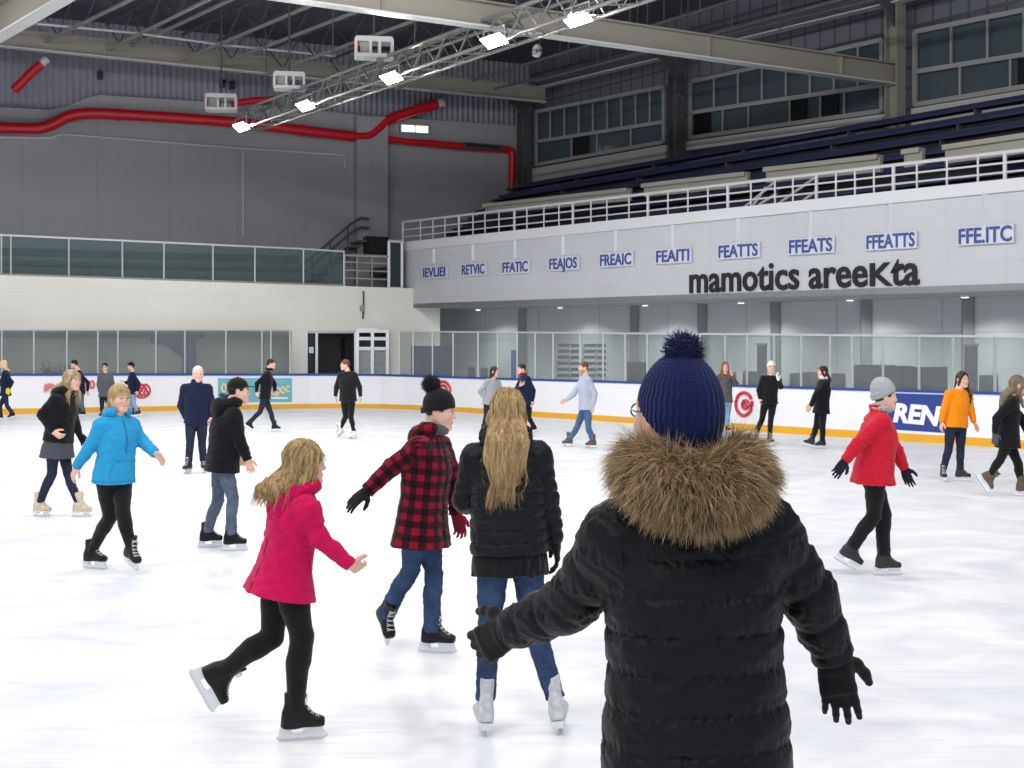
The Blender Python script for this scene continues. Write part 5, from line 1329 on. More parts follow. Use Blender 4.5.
    # ---------------- gloves
    for nm, a in (('R', R), ('L', L)):
        if a.get('glove'):
            td, b, n = a['_f']
            f = field_from([wr[nm] - td * .05, wr[nm] + td * .19], .09, min(max(.8 / kpx, .0036), .011))
            hand_into(f, wr[nm], td, b, n, s * a.get('gs', 1.02), a.get('curl', .4), 1.1, k=.004, fl=1.14)
            cu = nrm(wr[nm] - el[nm])
            f.loft([wr[nm] - cu * .045, wr[nm] + cu * .015, wr[nm] + td * .045], b, [(.034 * s, .032 * s), (.031 * s, .028 * s), (.031 * s, .021 * s)], k=.02, round_end=True)
            if a.get('band'):
                f.cone(wr[nm] + td * .012 - b * .02, wr[nm] + td * .012 + b * .02, .027, .027, k=.003)
            mk('glove', f, a['glove'])
    # ---------------- skates
    if skates:
        for nm, fd in (('R', rf), ('L', lf)):
            add_skate(body, an[nm], fd.get('yaw', phi), fd.get('pitch', 0), skates['style'], skates['m'], skates['h'], skates['l'], hs * skates.get('s', 1.0), fd.get('roll', 0))
    # ---------------- hair
    Mh = np.stack([hR, hF, hU])
    LH = lambda x, y, z: HCn + (hR * x + hF * y + hU * z) * hs
    if hair:
        st_ = hair['style']; Lh = hair.get('len', .3); sw = A(hair.get('sweep', (0, 0, 0)))
        f = field_from([HCn + hU * .16, HCn - hU * .1, HCn + hR * .14, HCn - hR * .14, HCn + hF * .14, HCn - hF * .18] + ([HCn + A([0, 0, -Lh - .04]) + sw - hF * .1, HCn + A([0, 0, -Lh - .04]) + sw * 1.1 - hF * .3] if st_ != 'short' else []), .06, fine)
        vol = hair.get('vol', 1.0)
        f.ell(LH(0, -.015, .034), A([.083 * vol, .103, .096]) * hs, Mh, k=0)
        pl = LH(0, 0, -.035); nn = -(hU - hF * .95)
        if st_ == 'tied':
            f.cut(LH(0, 0, -.055), -(hU - hF * 1.05), .012)
            S = [LH(0, -.09, .0), LH(0, -.115, -.05), LH(0, -.112, -.10), LH(0, -.10, -.10) + A([0, 0, -.08])]
            f.loft(S, hR, [(.05 * hs, .03 * hs), (.042 * hs, .032 * hs), (.045 * hs, .028 * hs), (.02 * hs, .012 * hs)], k=.04, round_end=True)
        elif st_ == 'short':
            f.cut(pl, nn, .012)
        else:
            f.ell(LH(0, .112, -.04), A([.066, .088, .118]) * hs, Mh, k=.012, mode='sub')
            f.cut(LH(0, 0, -.06), -hU, .02)
            w = hair.get('w', .09); dz = A([0, 0, -1.])
            bk = lambda p: p
            S = [LH(0, -.035, .05), LH(0, -.055, -.05), LH(0, -.07, -.10) + dz * .05 + sw * .25, LH(0, -.075, -.10) + dz * (Lh - .1) * .6 + sw * .65, LH(0, -.08, -.1) + dz * (Lh - .1) + sw]
            for i_ in (2, 3, 4):                                    # lie on top of the collar and the back, not inside them
                for _ in range(14):
                    if JF.sample(S[i_][None])[0] > (.016 if i_ < 4 else .008): break
                    S[i_] = S[i_] - nrm(Fw * 1.0 + A([0, 0, -.1])) * .006
            if HOOD is not None:
                for i_ in (2, 3):
                    for _ in range(9):
                        if HOOD.sample(S[i_][None])[0] > .012: break
                        S[i_] = S[i_] - Fw * .006
            f.loft(S, hR, [(.076 * vol * hs, .07 * hs), (.085 * vol * hs, .066 * hs), (w * hs, .052 * hs), (w * .95 * hs, .036 * hs), (w * hair.get('tipw', .62) * hs, .016 * hs)], k=.02, round_end=True)
            if hair.get('locks', True):
                for q in (-1, 1):
                    f.cone(LH(q * .052, .055, .06), LH(q * .078, .025, -.03), .018 * hs, .021 * hs, k=.02)
                    f.cone(LH(q * .078, .025, -.03), LH(q * .082, -.01, -.11) + sw * .2, .021 * hs, .022 * hs, k=.02)
                    if hair.get('front') and q in hair.get('fq', (-1, 1)): 
                        e0 = LH(q * .082, -.01, -.11); e1 = LH(q * .088, .04, -.14) + dz * (hair['front'] - .05)
                        em = lerp(e0, e1, .5)
                        for _ in range(30):
                            if JF.sample(em[None])[0] < .006: em = em + Fw * .006
                            if JF.sample(e1[None])[0] < .004: e1 = e1 + Fw * .006
                        f.cone(e0, em, .026 * hs, .026 * hs, k=.02); f.cone(em, e1, .026 * hs, .014 * hs, k=.02)
        fq = hair.get('wave', .004)
        def strandy(P, c=HCn):
            q = (P - c); x = q @ hR; y = q @ hF; z = q[:, 2]
            return fq * np.sin(x * 260 + 3 * np.sin(z * 22)) * np.sin(y * 190 + 2 * np.sin(z * 17 + x * 30)) 
        f.displace(strandy)
        o = mk('hair', f, hair['m'])
        if kpx > 80 and st_ == 'long':
            n = len(o.data.vertices); co = np.empty(n * 3, dtype=R32); o.data.vertices.foreach_get('co', co); co = co.reshape(-1, 3).astype(float)
            top_ = HCn + hU * .12 * hs
            def dirf(P):
                q = (P - HCn); rad = q - np.outer(q @ hU, hU)
                wt = np.clip(((q @ hU) / hs + .02) / .1, 0, 1)[:, None]
                rad = rad / (np.linalg.norm(rad, axis=1, keepdims=True) + 1e-6)
                d = A([0, 0, -1.]) + (nrm(sw) * .5 * min(1, np.linalg.norm(sw) * 6) if np.linalg.norm(sw) > 0 else 0)
                return d * (1 - .6 * wt) + rad * wt * .8
            z = co[:, 2]; sel = co[z > HCn[2] - Lh * .55]
            for mi, m2 in enumerate(hair.get('ms', [hair['m']])):
                Vs, Qs = flow_strands(f, sel, int(hair.get('n', 1100)), max(8, int(Lh / .021)), .015, dirf, .0013 * max(1, 130 / kpx), jitter=.12, lift=.005)
                so = link('hair_strands', mesh_np('hair_strands', Vs, Qs), m2, o); so['kind'] = 'stuff'
    # ---------------- hats
    if hat:
        k = hat['k']
        f = field_from([HCn + hU * .24, HCn - hU * .08, HCn + hR * .15, HCn - hR * .15, HCn + hF * .21, HCn - hF * .17], .02, hat.get('cell', min(fine, .008)))
        if k == 'beanie':
            f.ell(LH(0, -.014, hat.get('cz', .045)), A([.089, .108, hat.get('h', .108)]) * hs, Mh, k=0)
            if hat.get('slouch'): f.ell(LH(0, -.035, .10), A([.07, .085, .085]) * hs, Mh, k=.06)
            pc, pn = LH(0, 0, hat.get('brim', .022)), -(hU - hF * hat.get('tilt', .42))
            un = nrm(hU - hF * hat.get('tilt', .42))
            ff = nrm(np.cross(un, hR))
            cc = LH(0, -.012, hat.get('brim', .022)) + un * .005
            cuff = hat.get('cuff', .045)
            if cuff: f.loft([cc, cc + un * cuff], hR, [(.094 * hs, .117 * hs), (.093 * hs, .112 * hs)], k=.006)
            rib = hat.get('rib', 0)
            if not rib: f.cut(pc, pn, .004)
            if rib:
                def fn(P):
                    q = P - HCn; th = np.arctan2(q @ hR, q @ hF + .014); h = np.clip(1 - ((q @ hU) / hs - .05) / .12, .2, 1)
                    return -.0017 * np.cos(th * rib + .6 * np.sin((q @ hU) * 170)) * h + .0008 * np.sin((q @ hU) * 900)
                f.displace(fn); f.cut(pc, pn, .004)
            ho = mk('beanie', f, hat['m'])
            if hat.get('pom'):
                c = LH(*hat.get('pp', (0, -.035, .165))); r = hat['pom'] * hs
                fp = field_from([c], r + .03, min(fine, .006)); fp.ell(c, A([r] * 3) * .9, None, k=0)
                fp.displace(wrinkle(.005, .03, 4)); po = mk('pompom', fp, hat['m'])
                if kpx > 140:
                    d = RNG.normal(size=(1600, 3)); d /= np.linalg.norm(d, axis=1, keepdims=True)
                    t = np.linspace(.7, 1.12, 4)[None, :, None]; pth = c + d[:, None, :] * r * t + RNG.normal(size=(1600, 1, 3)) * .004 * (t - .7) * 4
                    so = link('pompom_yarn', mesh_np('pompom_yarn', *strands_mesh(pth, .0016)), hat['m'], po); so['kind'] = 'stuff'
        if k == 'cap':
            f.ell(LH(0, -.014, .05), A([.086, .104, .088]) * hs, Mh, k=0)
            f.cut(LH(0, 0, .038), -(hU - hF * .12), .003)
            mkb = MB()
            f.loft([LH(0, .06, .045), LH(0, .12, .046), LH(0, .165, .035)], hR, [(.072 * hs, .007), (.068 * hs, .006), (.035 * hs, .005)], k=.008, round_end=True)
            f.cone(LH(0, -.014, .14), LH(0, -.014, .141), .008, .008, k=.004)
            mk('cap', f, hat['m'])
    return dict(body=body, O=O, HC=HCn, NB=NB, PL=PL_, Rt=Rt, Fw=Fw, Ut=Ut, hF=hF, hR=hR, hU=hU, sh=sh, el=el, wr=wr, jf=JF, k=kpx, mk=mk)
# =================================================================== THE SKATERS
BLK = (24, 24, 28)
M_blackknit = cloth('black jersey', (22, 22, 26), 'knit'); M_blackleg = cloth('black leggings', (20, 20, 23), 'knit')
M_blackfleece = cloth('black fleece', (24, 24, 28), 'fleece'); M_navy = cloth('navy jacket', (27, 34, 58), 'fleece')
M_puff = cloth('black quilted nylon', (18, 19, 24), 'nylon'); M_puff2 = cloth('charcoal quilted nylon', (15, 16, 20), 'nylon')
M_pink = cloth('crimson pink wool', (196, 18, 82), 'fleece'); M_blue = cloth('turquoise fleece', (44, 150, 200), 'fleece')
M_red = cloth('red fleece', (190, 30, 52), 'fleece'); M_orange = cloth('orange fleece', (234, 138, 24), 'fleece')
M_grey = cloth('grey knit', (150, 154, 160), 'knit'); M_greyd = cloth('dark grey knit', (84, 86, 94), 'knit'); M_shirt = cloth('pale blue grey shirt', (166, 172, 190), 'knit')
M_jean = cloth('blue denim', (50, 68, 100), 'denim'); M_jeand = cloth('dark blue denim', (36, 43, 62), 'denim'); M_jeang = cloth('grey blue denim', (88, 98, 116), 'denim')
M_jeanl = cloth('pale blue denim', (132, 158, 190), 'denim'); M_jeanb = cloth('mid blue denim', (72, 98, 134), 'denim'); M_skirt = cloth('charcoal wool', (72, 74, 82), 'fleece')
M_glove = cloth('black glove', (20, 20, 23), 'knit'); M_glovew = cloth('white glove', (232, 230, 226), 'knit'); M_glovey = cloth('yellow glove', (232, 200, 30), 'knit')
M_glover = cloth('dark red glove', (130, 24, 48), 'knit')
M_hatk = cloth('black knit hat', (21, 21, 24), 'knit'); M_hatb = cloth('navy blue knit hat', (15, 24, 74), 'knit'); M_hatg = cloth('grey knit hat', (160, 163, 168), 'knit'); M_hatw = cloth('white knit hat', (226, 226, 224), 'knit')
M_bootk = cloth('black boot leather', (15, 15, 17), 'leather'); M_bootg = cloth('dark grey boot leather', (46, 46, 50), 'leather'); M_boots = cloth('silver boot leather', (196, 198, 202), 'leather')
M_bootb = cloth('beige boot leather', (196, 182, 160), 'leather'); M_bootw = cloth('white boot leather', (228, 228, 226), 'leather'); M_bootbr = cloth('brown boot leather', (92, 78, 66), 'leather')
M_hold = mat('white blade holder', (222, 224, 228), .35); M_holdk = mat('black blade holder', (30, 30, 34), .4); M_lace = mat('pale laces', (196, 196, 196), .8); M_lacek = mat('dark laces', (60, 60, 64), .8)
M_frame = mat('dark spectacle frame', (26, 22, 22), .3); M_lens = mat('dark lens', (14, 14, 16), .1)
M_blond = hairmat('blond hair', (194, 164, 118)); M_blondl = hairmat('light blond hair', (206, 180, 134)); M_blondd = hairmat('dark blond hair', (140, 108, 66)); M_ash = hairmat('ash blond hair', (172, 152, 122))
M_brown = hairmat('dark brown hair', (54, 36, 28)); M_dark = hairmat('black brown hair', (34, 26, 24)); M_reddish = hairmat('auburn hair', (140, 84, 50)); M_whiteh = hairmat('white hair', (206, 196, 184)); M_redbr = hairmat('reddish brown hair', (104, 62, 46))
sk = lambda style, m, h=M_hold, l=M_lace, s=1.0: dict(style=style, m=m, h=h, l=l, s=s)
H_ = lambda **k: k

def build_people():
    P = {}
    # ---- pink coat
    P['pink'] = person('blond girl in a crimson pink coat and black leggings pushing off on one skate', 62, 740, .88,
        (305, 463), (301, 490), (284, 568),
        R=H_(el=(319, 538), wr=(350, 564), tip=(364, 571, -.02), curl=.7), L=H_(el=(296, 528, .2), wr=(290, 548, .14), tip=(288, 560, .12), glove=M_glove),
        rf=H_(kn=(302, 636), sole=(303, 740), yaw=78), lf=H_(kn=(272, 637, .12), an=(222, 673, .16), yaw=80, pitch=-62),
        top=H_(m=M_pink, hem=.13, flare=.042, fit=.022, back=-.01, wr=.006, sleeve=1.0, name='coat'), legs=H_(m=M_blackleg, wr=.001, fit=1.14, cuff=.044, up=.0, calf=1.05),
        hair=H_(style='long', m=M_blond, ms=[M_blond, M_blondl, M_blondd], len=.18, sweep=(-.10, -.02, .02), w=.105, tipw=.75, locks=True, n=2200, wave=.005), skates=sk('hockey', M_bootk), hphi=72, hs=.93, extra=[H_(k='hood', m=M_pink, r=.036, drop=.06, tail=.09), H_(k='seam', name='pocket_edge', m=cloth('dark crimson seam', (130, 10, 54), 'fleece'), path=[(52, .0), (66, .12)]), H_(k='seam', name='hem_seam', m=cloth('dark crimson seam', (130, 10, 54), 'fleece'), path=[(a, -.125) for a in range(-170, 190, 20)], r=.002), H_(k='seam', name='back_seam', m=cloth('dark crimson seam', (130, 10, 54), 'fleece'), path=[(168, -.12), (168, .38)], r=.002)])
    # ---- plaid coat
    P['plaid'] = person('woman in a red and black plaid coat and black pompom beanie', 112, 653, 1.0,
        (440, 411), (430, 434), (422, 522),
        R=H_(el=(393, 466, -.12), wr=(368, 490, -.16), tip=(348, 506, -.2), glove=M_glove, curl=.25, thumb=(.3, -.6, -.6)), L=H_(el=(456, 482), wr=(456, 513), tip=(460, 528), glove=M_glover, curl=.6),
        rf=H_(kn=(411, 570), an=(387, 613, .12), yaw=150, pitch=-48), lf=H_(kn=(434, 575), sole=(438, 653), yaw=103),
        top=H_(m=plaid_mat(), plaid=True, hem=.15, flare=.03, fit=.028, wr=.005, sleeve=1.08, cuff=.046, name='coat'), legs=H_(m=M_jean, fit=1.0, cuff=.058, up=-.02, wr=.005),
        hair=H_(style='short', m=M_brown), hat=H_(k='beanie', m=M_hatk, pom=.056, pp=(0, -.085, .165), rib=34, cuff=.035, tilt=.35, brim=.0), skates=sk('hockey', M_bootk, M_hold), hphi=100, hpitch=-8, extra=[H_(k='hood', m=plaid_mat(), r=.040, drop=.06), H_(k='scarf', m=M_greyd), H_(k='placket', m=M_blackfleece, w=.016, t0=-.14, t1=.46, toggles=True)])
    # ---- quilted jacket, from behind
    P['puffer'] = person('blond woman seen from behind in a short black quilted jacket, blue jeans and silver skates', 356, 730, 1.0,
        (507, 412), (506, 440), (510, 556),
        R=H_(el=(547, 496, .02), wr=(555, 541, .05), tip=(558, 563, .06), glove=M_glove, curl=.5), L=H_(el=(464, 500, .06), wr=(468, 506, .34), tip=(468, 500, .42), curl=.5),
        rf=H_(kn=(534, 628), sole=(557, 729), yaw=8, roll=-9), lf=H_(kn=(489, 630), sole=(484, 731), yaw=350, roll=3),
        top=H_(m=M_puff, hem=-.02, flare=.0, fit=.034, waist=.012, quilt=(.062, .012), wr=.004, wl=.07, sleeve=1.12, cuff=.044, stand=True), legs=H_(m=M_jean, fit=.98, cuff=.05, up=.02, wr=.004),
        hair=H_(style='long', m=M_blond, ms=[M_blond, M_blondl, M_blondd], len=.365, sweep=(-.035, .0, 0), w=.112, tipw=.5, n=3200, vol=1.04, wave=.005), skates=sk('figure', M_boots, M_hold, M_lacek), hs=.97,
        extra=[H_(k='hood', m=M_puff, r=.040, drop=.05), H_(k='skirt', m=M_blackknit, hem=.085, flare=.0, name='long_shirt')])
    # ---- black hoodie, grey shirt tails
    P['hoodie'] = person('woman in a black hoodie over a grey shirt with beige boots, hand at her hip', 105, 517, 1.0,
        (72, 380), (64.5, 393), (58, 442),
        R=H_(el=(42, 414, -.1), wr=(53, 432, -.2), tip=(58, 435, -.2), curl=.9), L=H_(el=(74, 420), wr=(79, 434), tip=(83, 441), glove=M_glove),
        rf=H_(kn=(52, 474), sole=(42, 516.5), yaw=105), lf=H_(kn=(68, 473), sole=(82, 517), yaw=95),
        top=H_(m=M_blackfleece, hem=-.01, fit=.03, wr=.007, sleeve=1.1, name='hoodie'), legs=H_(m=M_jeand, fit=.95, cuff=.045),
        hair=H_(style='long', m=M_ash, ms=[M_ash, M_blondl], len=.28, sweep=(-.03, 0, 0), w=.09, n=500, front=.12), skates=sk('figure', M_bootb, M_hold, M_bootb), hphi=118, brow=(120, 96, 72), extra=[H_(k='hood', m=M_blackfleece, r=.045, drop=.05), H_(k='skirt', m=M_skirt, hem=.18, flare=.03)])
    # ---- turquoise
    P['blue'] = person('blond woman in a turquoise zip hoodie and black leggings, arms swinging', 128, 572, .97,
        (120, 398), (117, 416), (114, 475),
        R=H_(el=(90, 447), wr=(76.5, 466, -.05), tip=(71.5, 479, -.06), curl=.5), L=H_(el=(142, 441), wr=(155, 453, -.05), tip=(163, 461, -.08), curl=.4),
        rf=H_(kn=(110, 517), sole=(95, 569), yaw=112), lf=H_(kn=(123, 513, -.12), an=(131.5, 548, -.1), yaw=138, pitch=-16),
        top=H_(m=M_blue, hem=.07, flare=.004, fit=.020, belly=.02, wr=.006, sleeve=1.08, cuff=.044, name='hoodie'), legs=H_(m=M_blackleg, wr=.001, fit=1.1, cuff=.046, up=.0), girth=1.03,
        hair=H_(style='long', m=M_blond, ms=[M_blond, M_blondl], len=.165, w=.078, n=900, locks=False), skates=sk('hockey', M_bootk), hphi=138, hs=1.0, brow=(150, 118, 84), extra=[H_(k='hood', m=M_blue, r=.036, drop=.06), H_(k='placket', m=cloth('blue zip tape', (34, 104, 150), 'nylon'), w=.006, t0=.2, t1=.47, name='zip'), H_(k='seam', name='pocket_edge', m=cloth('blue seam', (26, 112, 158), 'knit'), path=[(50, -.01), (38, .13), (-38, .13), (-50, -.01)]), H_(k='seam', name='hem_seam', m=cloth('blue seam', (26, 112, 158), 'knit'), path=[(a, -.045) for a in range(-180, 200, 20)], r=.0028)])
    # ---- black cap, black hoodie
    P['cap'] = person('young man in a black cap, black hoodie and grey blue jeans, turned away', 62, 552, 1.0,
        (239, 391), (230, 405), (222.5, 464),
        R=H_(el=(239, 440), wr=(247.5, 459), tip=(251, 471), curl=.6), L=H_(el=(226, 440, .3), wr=(236, 455, .4), tip=(240, 460, .4), curl=.6),
        rf=H_(kn=(233, 498), sole=(235, 551), yaw=80), lf=H_(kn=(218, 501), sole=(211, 547.5), yaw=80),
        top=H_(m=M_blackfleece, hem=.07, fit=.034, flare=.005, wr=.007, sleeve=1.14, cuff=.043, name='hoodie'), legs=H_(m=M_jeang, fit=.96, cuff=.05, wr=.006), sex='m',
        hair=H_(style='short', m=M_dark), hat=H_(k='cap', m=M_hatk), skates=sk('hockey', M_bootk), hphi=78, extra=[H_(k='hood', m=M_blackfleece, r=.05, drop=.06, tail=.05)])
    # ---- older man
    P['oldman'] = person('older white-haired man in a navy jacket and dark trousers standing upright', 172, 473, 1.02,
        (198, 374), (196.5, 383), (196.5, 420),
        R=H_(el=(181, 405), wr=(185.5, 418), tip=(187, 425)), L=H_(el=(212, 404), wr=(211, 417), tip=(210, 425)),
        rf=H_(kn=(190, 445), sole=(187.5, 473.5), yaw=190), lf=H_(kn=(202, 445), sole=(204, 472.5), yaw=160),
        top=H_(m=M_navy, hem=.05, flare=.005, fit=.028, wr=.006, sleeve=1.12, stand=True), legs=H_(m=M_jeand, fit=1.05, cuff=.06), sex='m', girth=.98, shw=1.1,
        hair=H_(style='short', m=M_whiteh), skates=sk('hockey', M_bootg), hphi=158, brow=(190, 180, 168), hs=1.05)
    # ---- red jacket
    P['red'] = person('woman in a red fleece jacket and grey beanie with navy gloves, gliding to the right', 92, 575.5, 1.0,
        (885, 397), (878, 412), (873, 474),
        R=H_(el=(859, 443), wr=(845.5, 460), tip=(838, 471), glove=cloth('navy glove', (26, 28, 44), 'knit'), curl=.3), L=H_(el=(896, 449), wr=(904, 468), tip=(909.5, 484), glove=cloth('navy glove', (26, 28, 44), 'knit'), curl=.4),
        lf=H_(kn=(884, 514), sole=(888, 575.5), yaw=92), rf=H_(kn=(874, 516), an=(851, 549), yaw=96, pitch=-29),
        top=H_(m=M_red, hem=.08, flare=.02, fit=.034, belly=.015, wr=.006, sleeve=1.12, cuff=.042, stand=True), legs=H_(m=M_blackleg, fit=1.08, cuff=.056, up=.02, wr=.003), girth=1.08,
        hair=H_(style='short', m=M_brown), hat=H_(k='beanie', m=M_hatg, rib=30, cuff=.05, slouch=True, tilt=.5, brim=.012), skates=sk('hockey', M_bootg), hphi=92, hs=.95,
        extra=[H_(k='scarf', m=M_hatg), H_(k='seam', name='zip', m=M_frame, path=[(4, -.07), (4, .45)], r=.004), H_(k='seam', name='pocket_edge', m=cloth('dark red seam', (130, 16, 34), 'knit'), path=[(48, .02), (62, .15)]), H_(k='seam', name='hem_seam', m=cloth('dark red seam', (130, 16, 34), 'knit'), path=[(a, -.06) for a in range(-180, 200, 20)], r=.0028)])
    # ---- orange
    P['orange'] = person('woman in an orange sweatshirt and dark jeans with long dark hair by the boards', 165, 481.5, 1.0,
        (962.5, 379.5), (959, 389.5), (956, 425),
        R=H_(el=(944, 410), wr=(942, 422), tip=(941, 428)), L=H_(el=(970.5, 410), wr=(974, 422), tip=(977, 428)),
        rf=H_(kn=(948.5, 450), sole=(943.5, 481.5), yaw=190), lf=H_(kn=(960.5, 450), sole=(963, 481.5), yaw=110),
        top=H_(m=M_orange, hem=.03, flare=.002, fit=.017, wr=.006, sleeve=1.06), legs=H_(m=M_jeand, fit=1.0, cuff=.046), girth=.98,
        hair=H_(style='long', m=M_brown, len=.36, sweep=(.06, 0, 0), w=.10, front=.26, fq=(-1,)), skates=sk('hockey', M_bootg), hphi=160)
    # ---- black coat at the right edge
    P['edge'] = person('long-haired woman in a long black coat and black trousers at the right edge', 100, 496.5, 1.0,
        (1018, 385), (1010, 396), (1008, 437),
        R=H_(el=(997, 418), wr=(995, 433), tip=(995, 441), glove=M_greyd), L=H_(el=(1021, 418), wr=(1027, 432), tip=(1031, 438), glove=M_greyd),
        lf=H_(kn=(1018, 463), sole=(1025, 496.5), yaw=100), rf=H_(kn=(1000, 460), an=(990, 476), yaw=100, pitch=-58),
        top=H_(m=M_blackfleece, hem=.14, fit=.020, wr=.005, sleeve=1.08, name='coat'), legs=H_(m=M_blackleg, fit=.98, cuff=.046),
        hair=H_(style='long', m=hairmat('mousy hair', (112, 94, 76)), len=.30, sweep=(-.06, 0, 0), w=.10, front=.2), skates=sk('hockey', M_bootbr), hphi=95, hs=1.05)
    # ---- far skaters
    far = dict(skates=sk('hockey', M_bootk))
    P['darkcoat'] = person('man in a dark coat striding right past the light blue advert', 85, 431.5, 1.02, (271.2, 363.8), (268, 371), (264.8, 397.5),
        R=H_(el=(257, 383.5), wr=(256.5, 391.5), tip=(258, 397)), L=H_(el=(274.5, 384), wr=(275, 391), tip=(276, 395)),
        lf=H_(kn=(271, 413), sole=(276, 431.5), yaw=90), rf=H_(kn=(260, 412), an=(249.8, 424), yaw=90, pitch=-35),
        top=H_(m=M_blackfleece, hem=.03, fit=.017, sleeve=1.03, name='coat'), legs=H_(m=M_jeand, fit=.98, cuff=.05), sex='m', hair=H_(style='short', m=M_dark), extra=[H_(k='scarf', m=M_blackknit)], **far)
    P['sweater'] = person('man in a black sweater and black trousers with white skates, looking left', 195, 439, 1.02, (345, 364.8), (347.5, 371.5), (348, 399.5),
        R=H_(el=(336.5, 386.5), wr=(335.5, 396), tip=(336, 401)), L=H_(el=(359.5, 386.5), wr=(360.5, 396), tip=(360.5, 401)),
        rf=H_(kn=(345.5, 417), an=(340, 428.5), yaw=215, pitch=-25), lf=H_(kn=(351, 418), sole=(353, 439), yaw=225),
        top=H_(m=M_blackknit, hem=.03, fit=.017, sleeve=1.05, name='sweater'), legs=H_(m=M_blackleg, fit=.98, cuff=.048), sex='m', girth=1.06, hair=H_(style='short', m=M_redbr), hphi=248, skates=sk('figure', M_bootw, M_hold, M_lacek))
    P['greytop'] = person('woman in a grey top with dark hair, behind the blond woman in the quilted jacket', 145, 435, .98, (494.5, 371.5), (493, 379), (490, 402),
        R=H_(el=(480, 391.5), wr=(485, 399), tip=(488, 401)), L=H_(el=(501, 390), wr=(500, 398), tip=(500, 402)),
        rf=H_(kn=(486, 417), sole=(484, 435), yaw=150), lf=H_(kn=(494, 417), sole=(496, 435), yaw=130),
        top=H_(m=M_grey, hem=.06, fit=.017, sleeve=1.03, name='top'), legs=H_(m=M_jeand, fit=.95, cuff=.046), hair=H_(style='long', m=M_dark, len=.2, w=.085), hphi=110, **far)
    P['bib'] = person('man in a dark jacket facing left beside the woman in the grey top', 245, 434.5, 1.0, (521.5, 369), (524.5, 375.5), (527, 402),
        L=H_(el=(533.5, 390.5), wr=(532.5, 401), tip=(532, 406)), R=H_(el=(516, 390), wr=(520, 386, -.2), tip=(523, 384, -.2)),
        lf=H_(kn=(529, 418), an=(533, 428.5), yaw=250, pitch=-20), rf=H_(kn=(521, 417), sole=(517, 434.5), yaw=255),
        top=H_(m=M_navy, hem=.05, fit=.017, sleeve=1.03), legs=H_(m=M_blackleg, fit=.98, cuff=.048), sex='m', hair=H_(style='short', m=M_dark), extra=[H_(k='scarf', m=M_glover)], **far)
    P['shirt'] = person('man in a pale shirt and blue jeans striding left, one hand reaching forward', 255, 448, 1.02, (583.2, 367.5), (585.5, 375.5), (586, 406.5),
        R=H_(el=(573.5, 394), wr=(566.5, 400), tip=(562, 402.5)), L=H_(el=(595, 393.5), wr=(593, 406), tip=(592, 412.5)),
        rf=H_(kn=(577, 427.5), sole=(567.5, 446.5), yaw=262), lf=H_(kn=(588.5, 428.5), sole=(591, 448.5), yaw=255),
        top=H_(m=M_shirt, hem=.06, fit=.017, sleeve=1.06, name='shirt'), legs=H_(m=M_jeanb, fit=1.0, cuff=.055), sex='m', hair=H_(style='short', m=M_redbr), hphi=245, beard=(150, 96, 70), skates=sk('figure', M_bootbr, M_hold, M_lacek))
    P['girl'] = person('girl with long auburn hair in a patterned top and pale jeans, hand at her chin', 172, 433, .98, (725, 366.5), (725.3, 374), (725.3, 401),
        L=H_(el=(736.5, 384, -.1), wr=(732, 376, -.2), tip=(730, 371.5, -.22), curl=.8), R=H_(el=(717.5, 388), wr=(719.5, 397), tip=(721, 402)),
        lf=H_(kn=(727.5, 418), sole=(728, 433), yaw=175), rf=H_(kn=(721, 417), sole=(720, 432), yaw=195),
        top=H_(m=cloth('patterned grey jersey', (92, 88, 88), 'denim'), hem=.02, fit=.014, name='top'), legs=H_(m=M_jeanl, fit=1.0, cuff=.055), hair=H_(style='long', m=M_reddish, len=.34, w=.105, front=.22), **far)
    P['beanie'] = person('skater in black with a white beanie and a white glove raised to the face', 175, 444, 1.0, (771.5, 367.5), (771, 375.5), (769, 402.5),
        L=H_(el=(781, 387, -.1), wr=(778.5, 380, -.22), tip=(776.5, 374.5, -.24), glove=M_glovew, curl=.6), R=H_(el=(758.8, 390), wr=(760, 398.5), tip=(761, 404)),
        rf=H_(kn=(762, 419.5), an=(756.5, 432.5, .15), yaw=190, pitch=-25), lf=H_(kn=(770.5, 421.5), sole=(770.5, 445), yaw=165),
        top=H_(m=M_blackknit, hem=.02, fit=.017, sleeve=1.03, name='sweater'), legs=H_(m=M_blackleg, wr=.001, fit=1.0, cuff=.05), hat=H_(k='beanie', m=M_hatw, cuff=.05, tilt=.3), hair=H_(style='short', m=M_ash), skates=sk('hockey', M_bootg))
    P['blackcoat'] = person('dark-haired woman in a black coat and white scarf, facing left', 262, 449, 1.0, (822.5, 372), (824.5, 379.5), (821.5, 407.5),
        L=H_(el=(816, 395.5), wr=(811, 406), tip=(808.5, 411)), R=H_(el=(815, 396, .25), wr=(811, 404, .3), tip=(808, 409, .3)),
        rf=H_(kn=(816, 427.5), an=(811.5, 440), yaw=265, pitch=14), lf=H_(kn=(822.5, 428.5), sole=(820.5, 448.8), yaw=262),
        top=H_(m=M_blackfleece, hem=.12, fit=.020, sleeve=1.03, name='coat'), legs=H_(m=M_blackleg, wr=.001, fit=1.0, cuff=.048), hair=H_(style='long', m=M_brown, len=.24, sweep=(.05, 0, 0), w=.09), extra=[H_(k='scarf', m=M_hatw)], skates=sk('hockey', M_bootg))
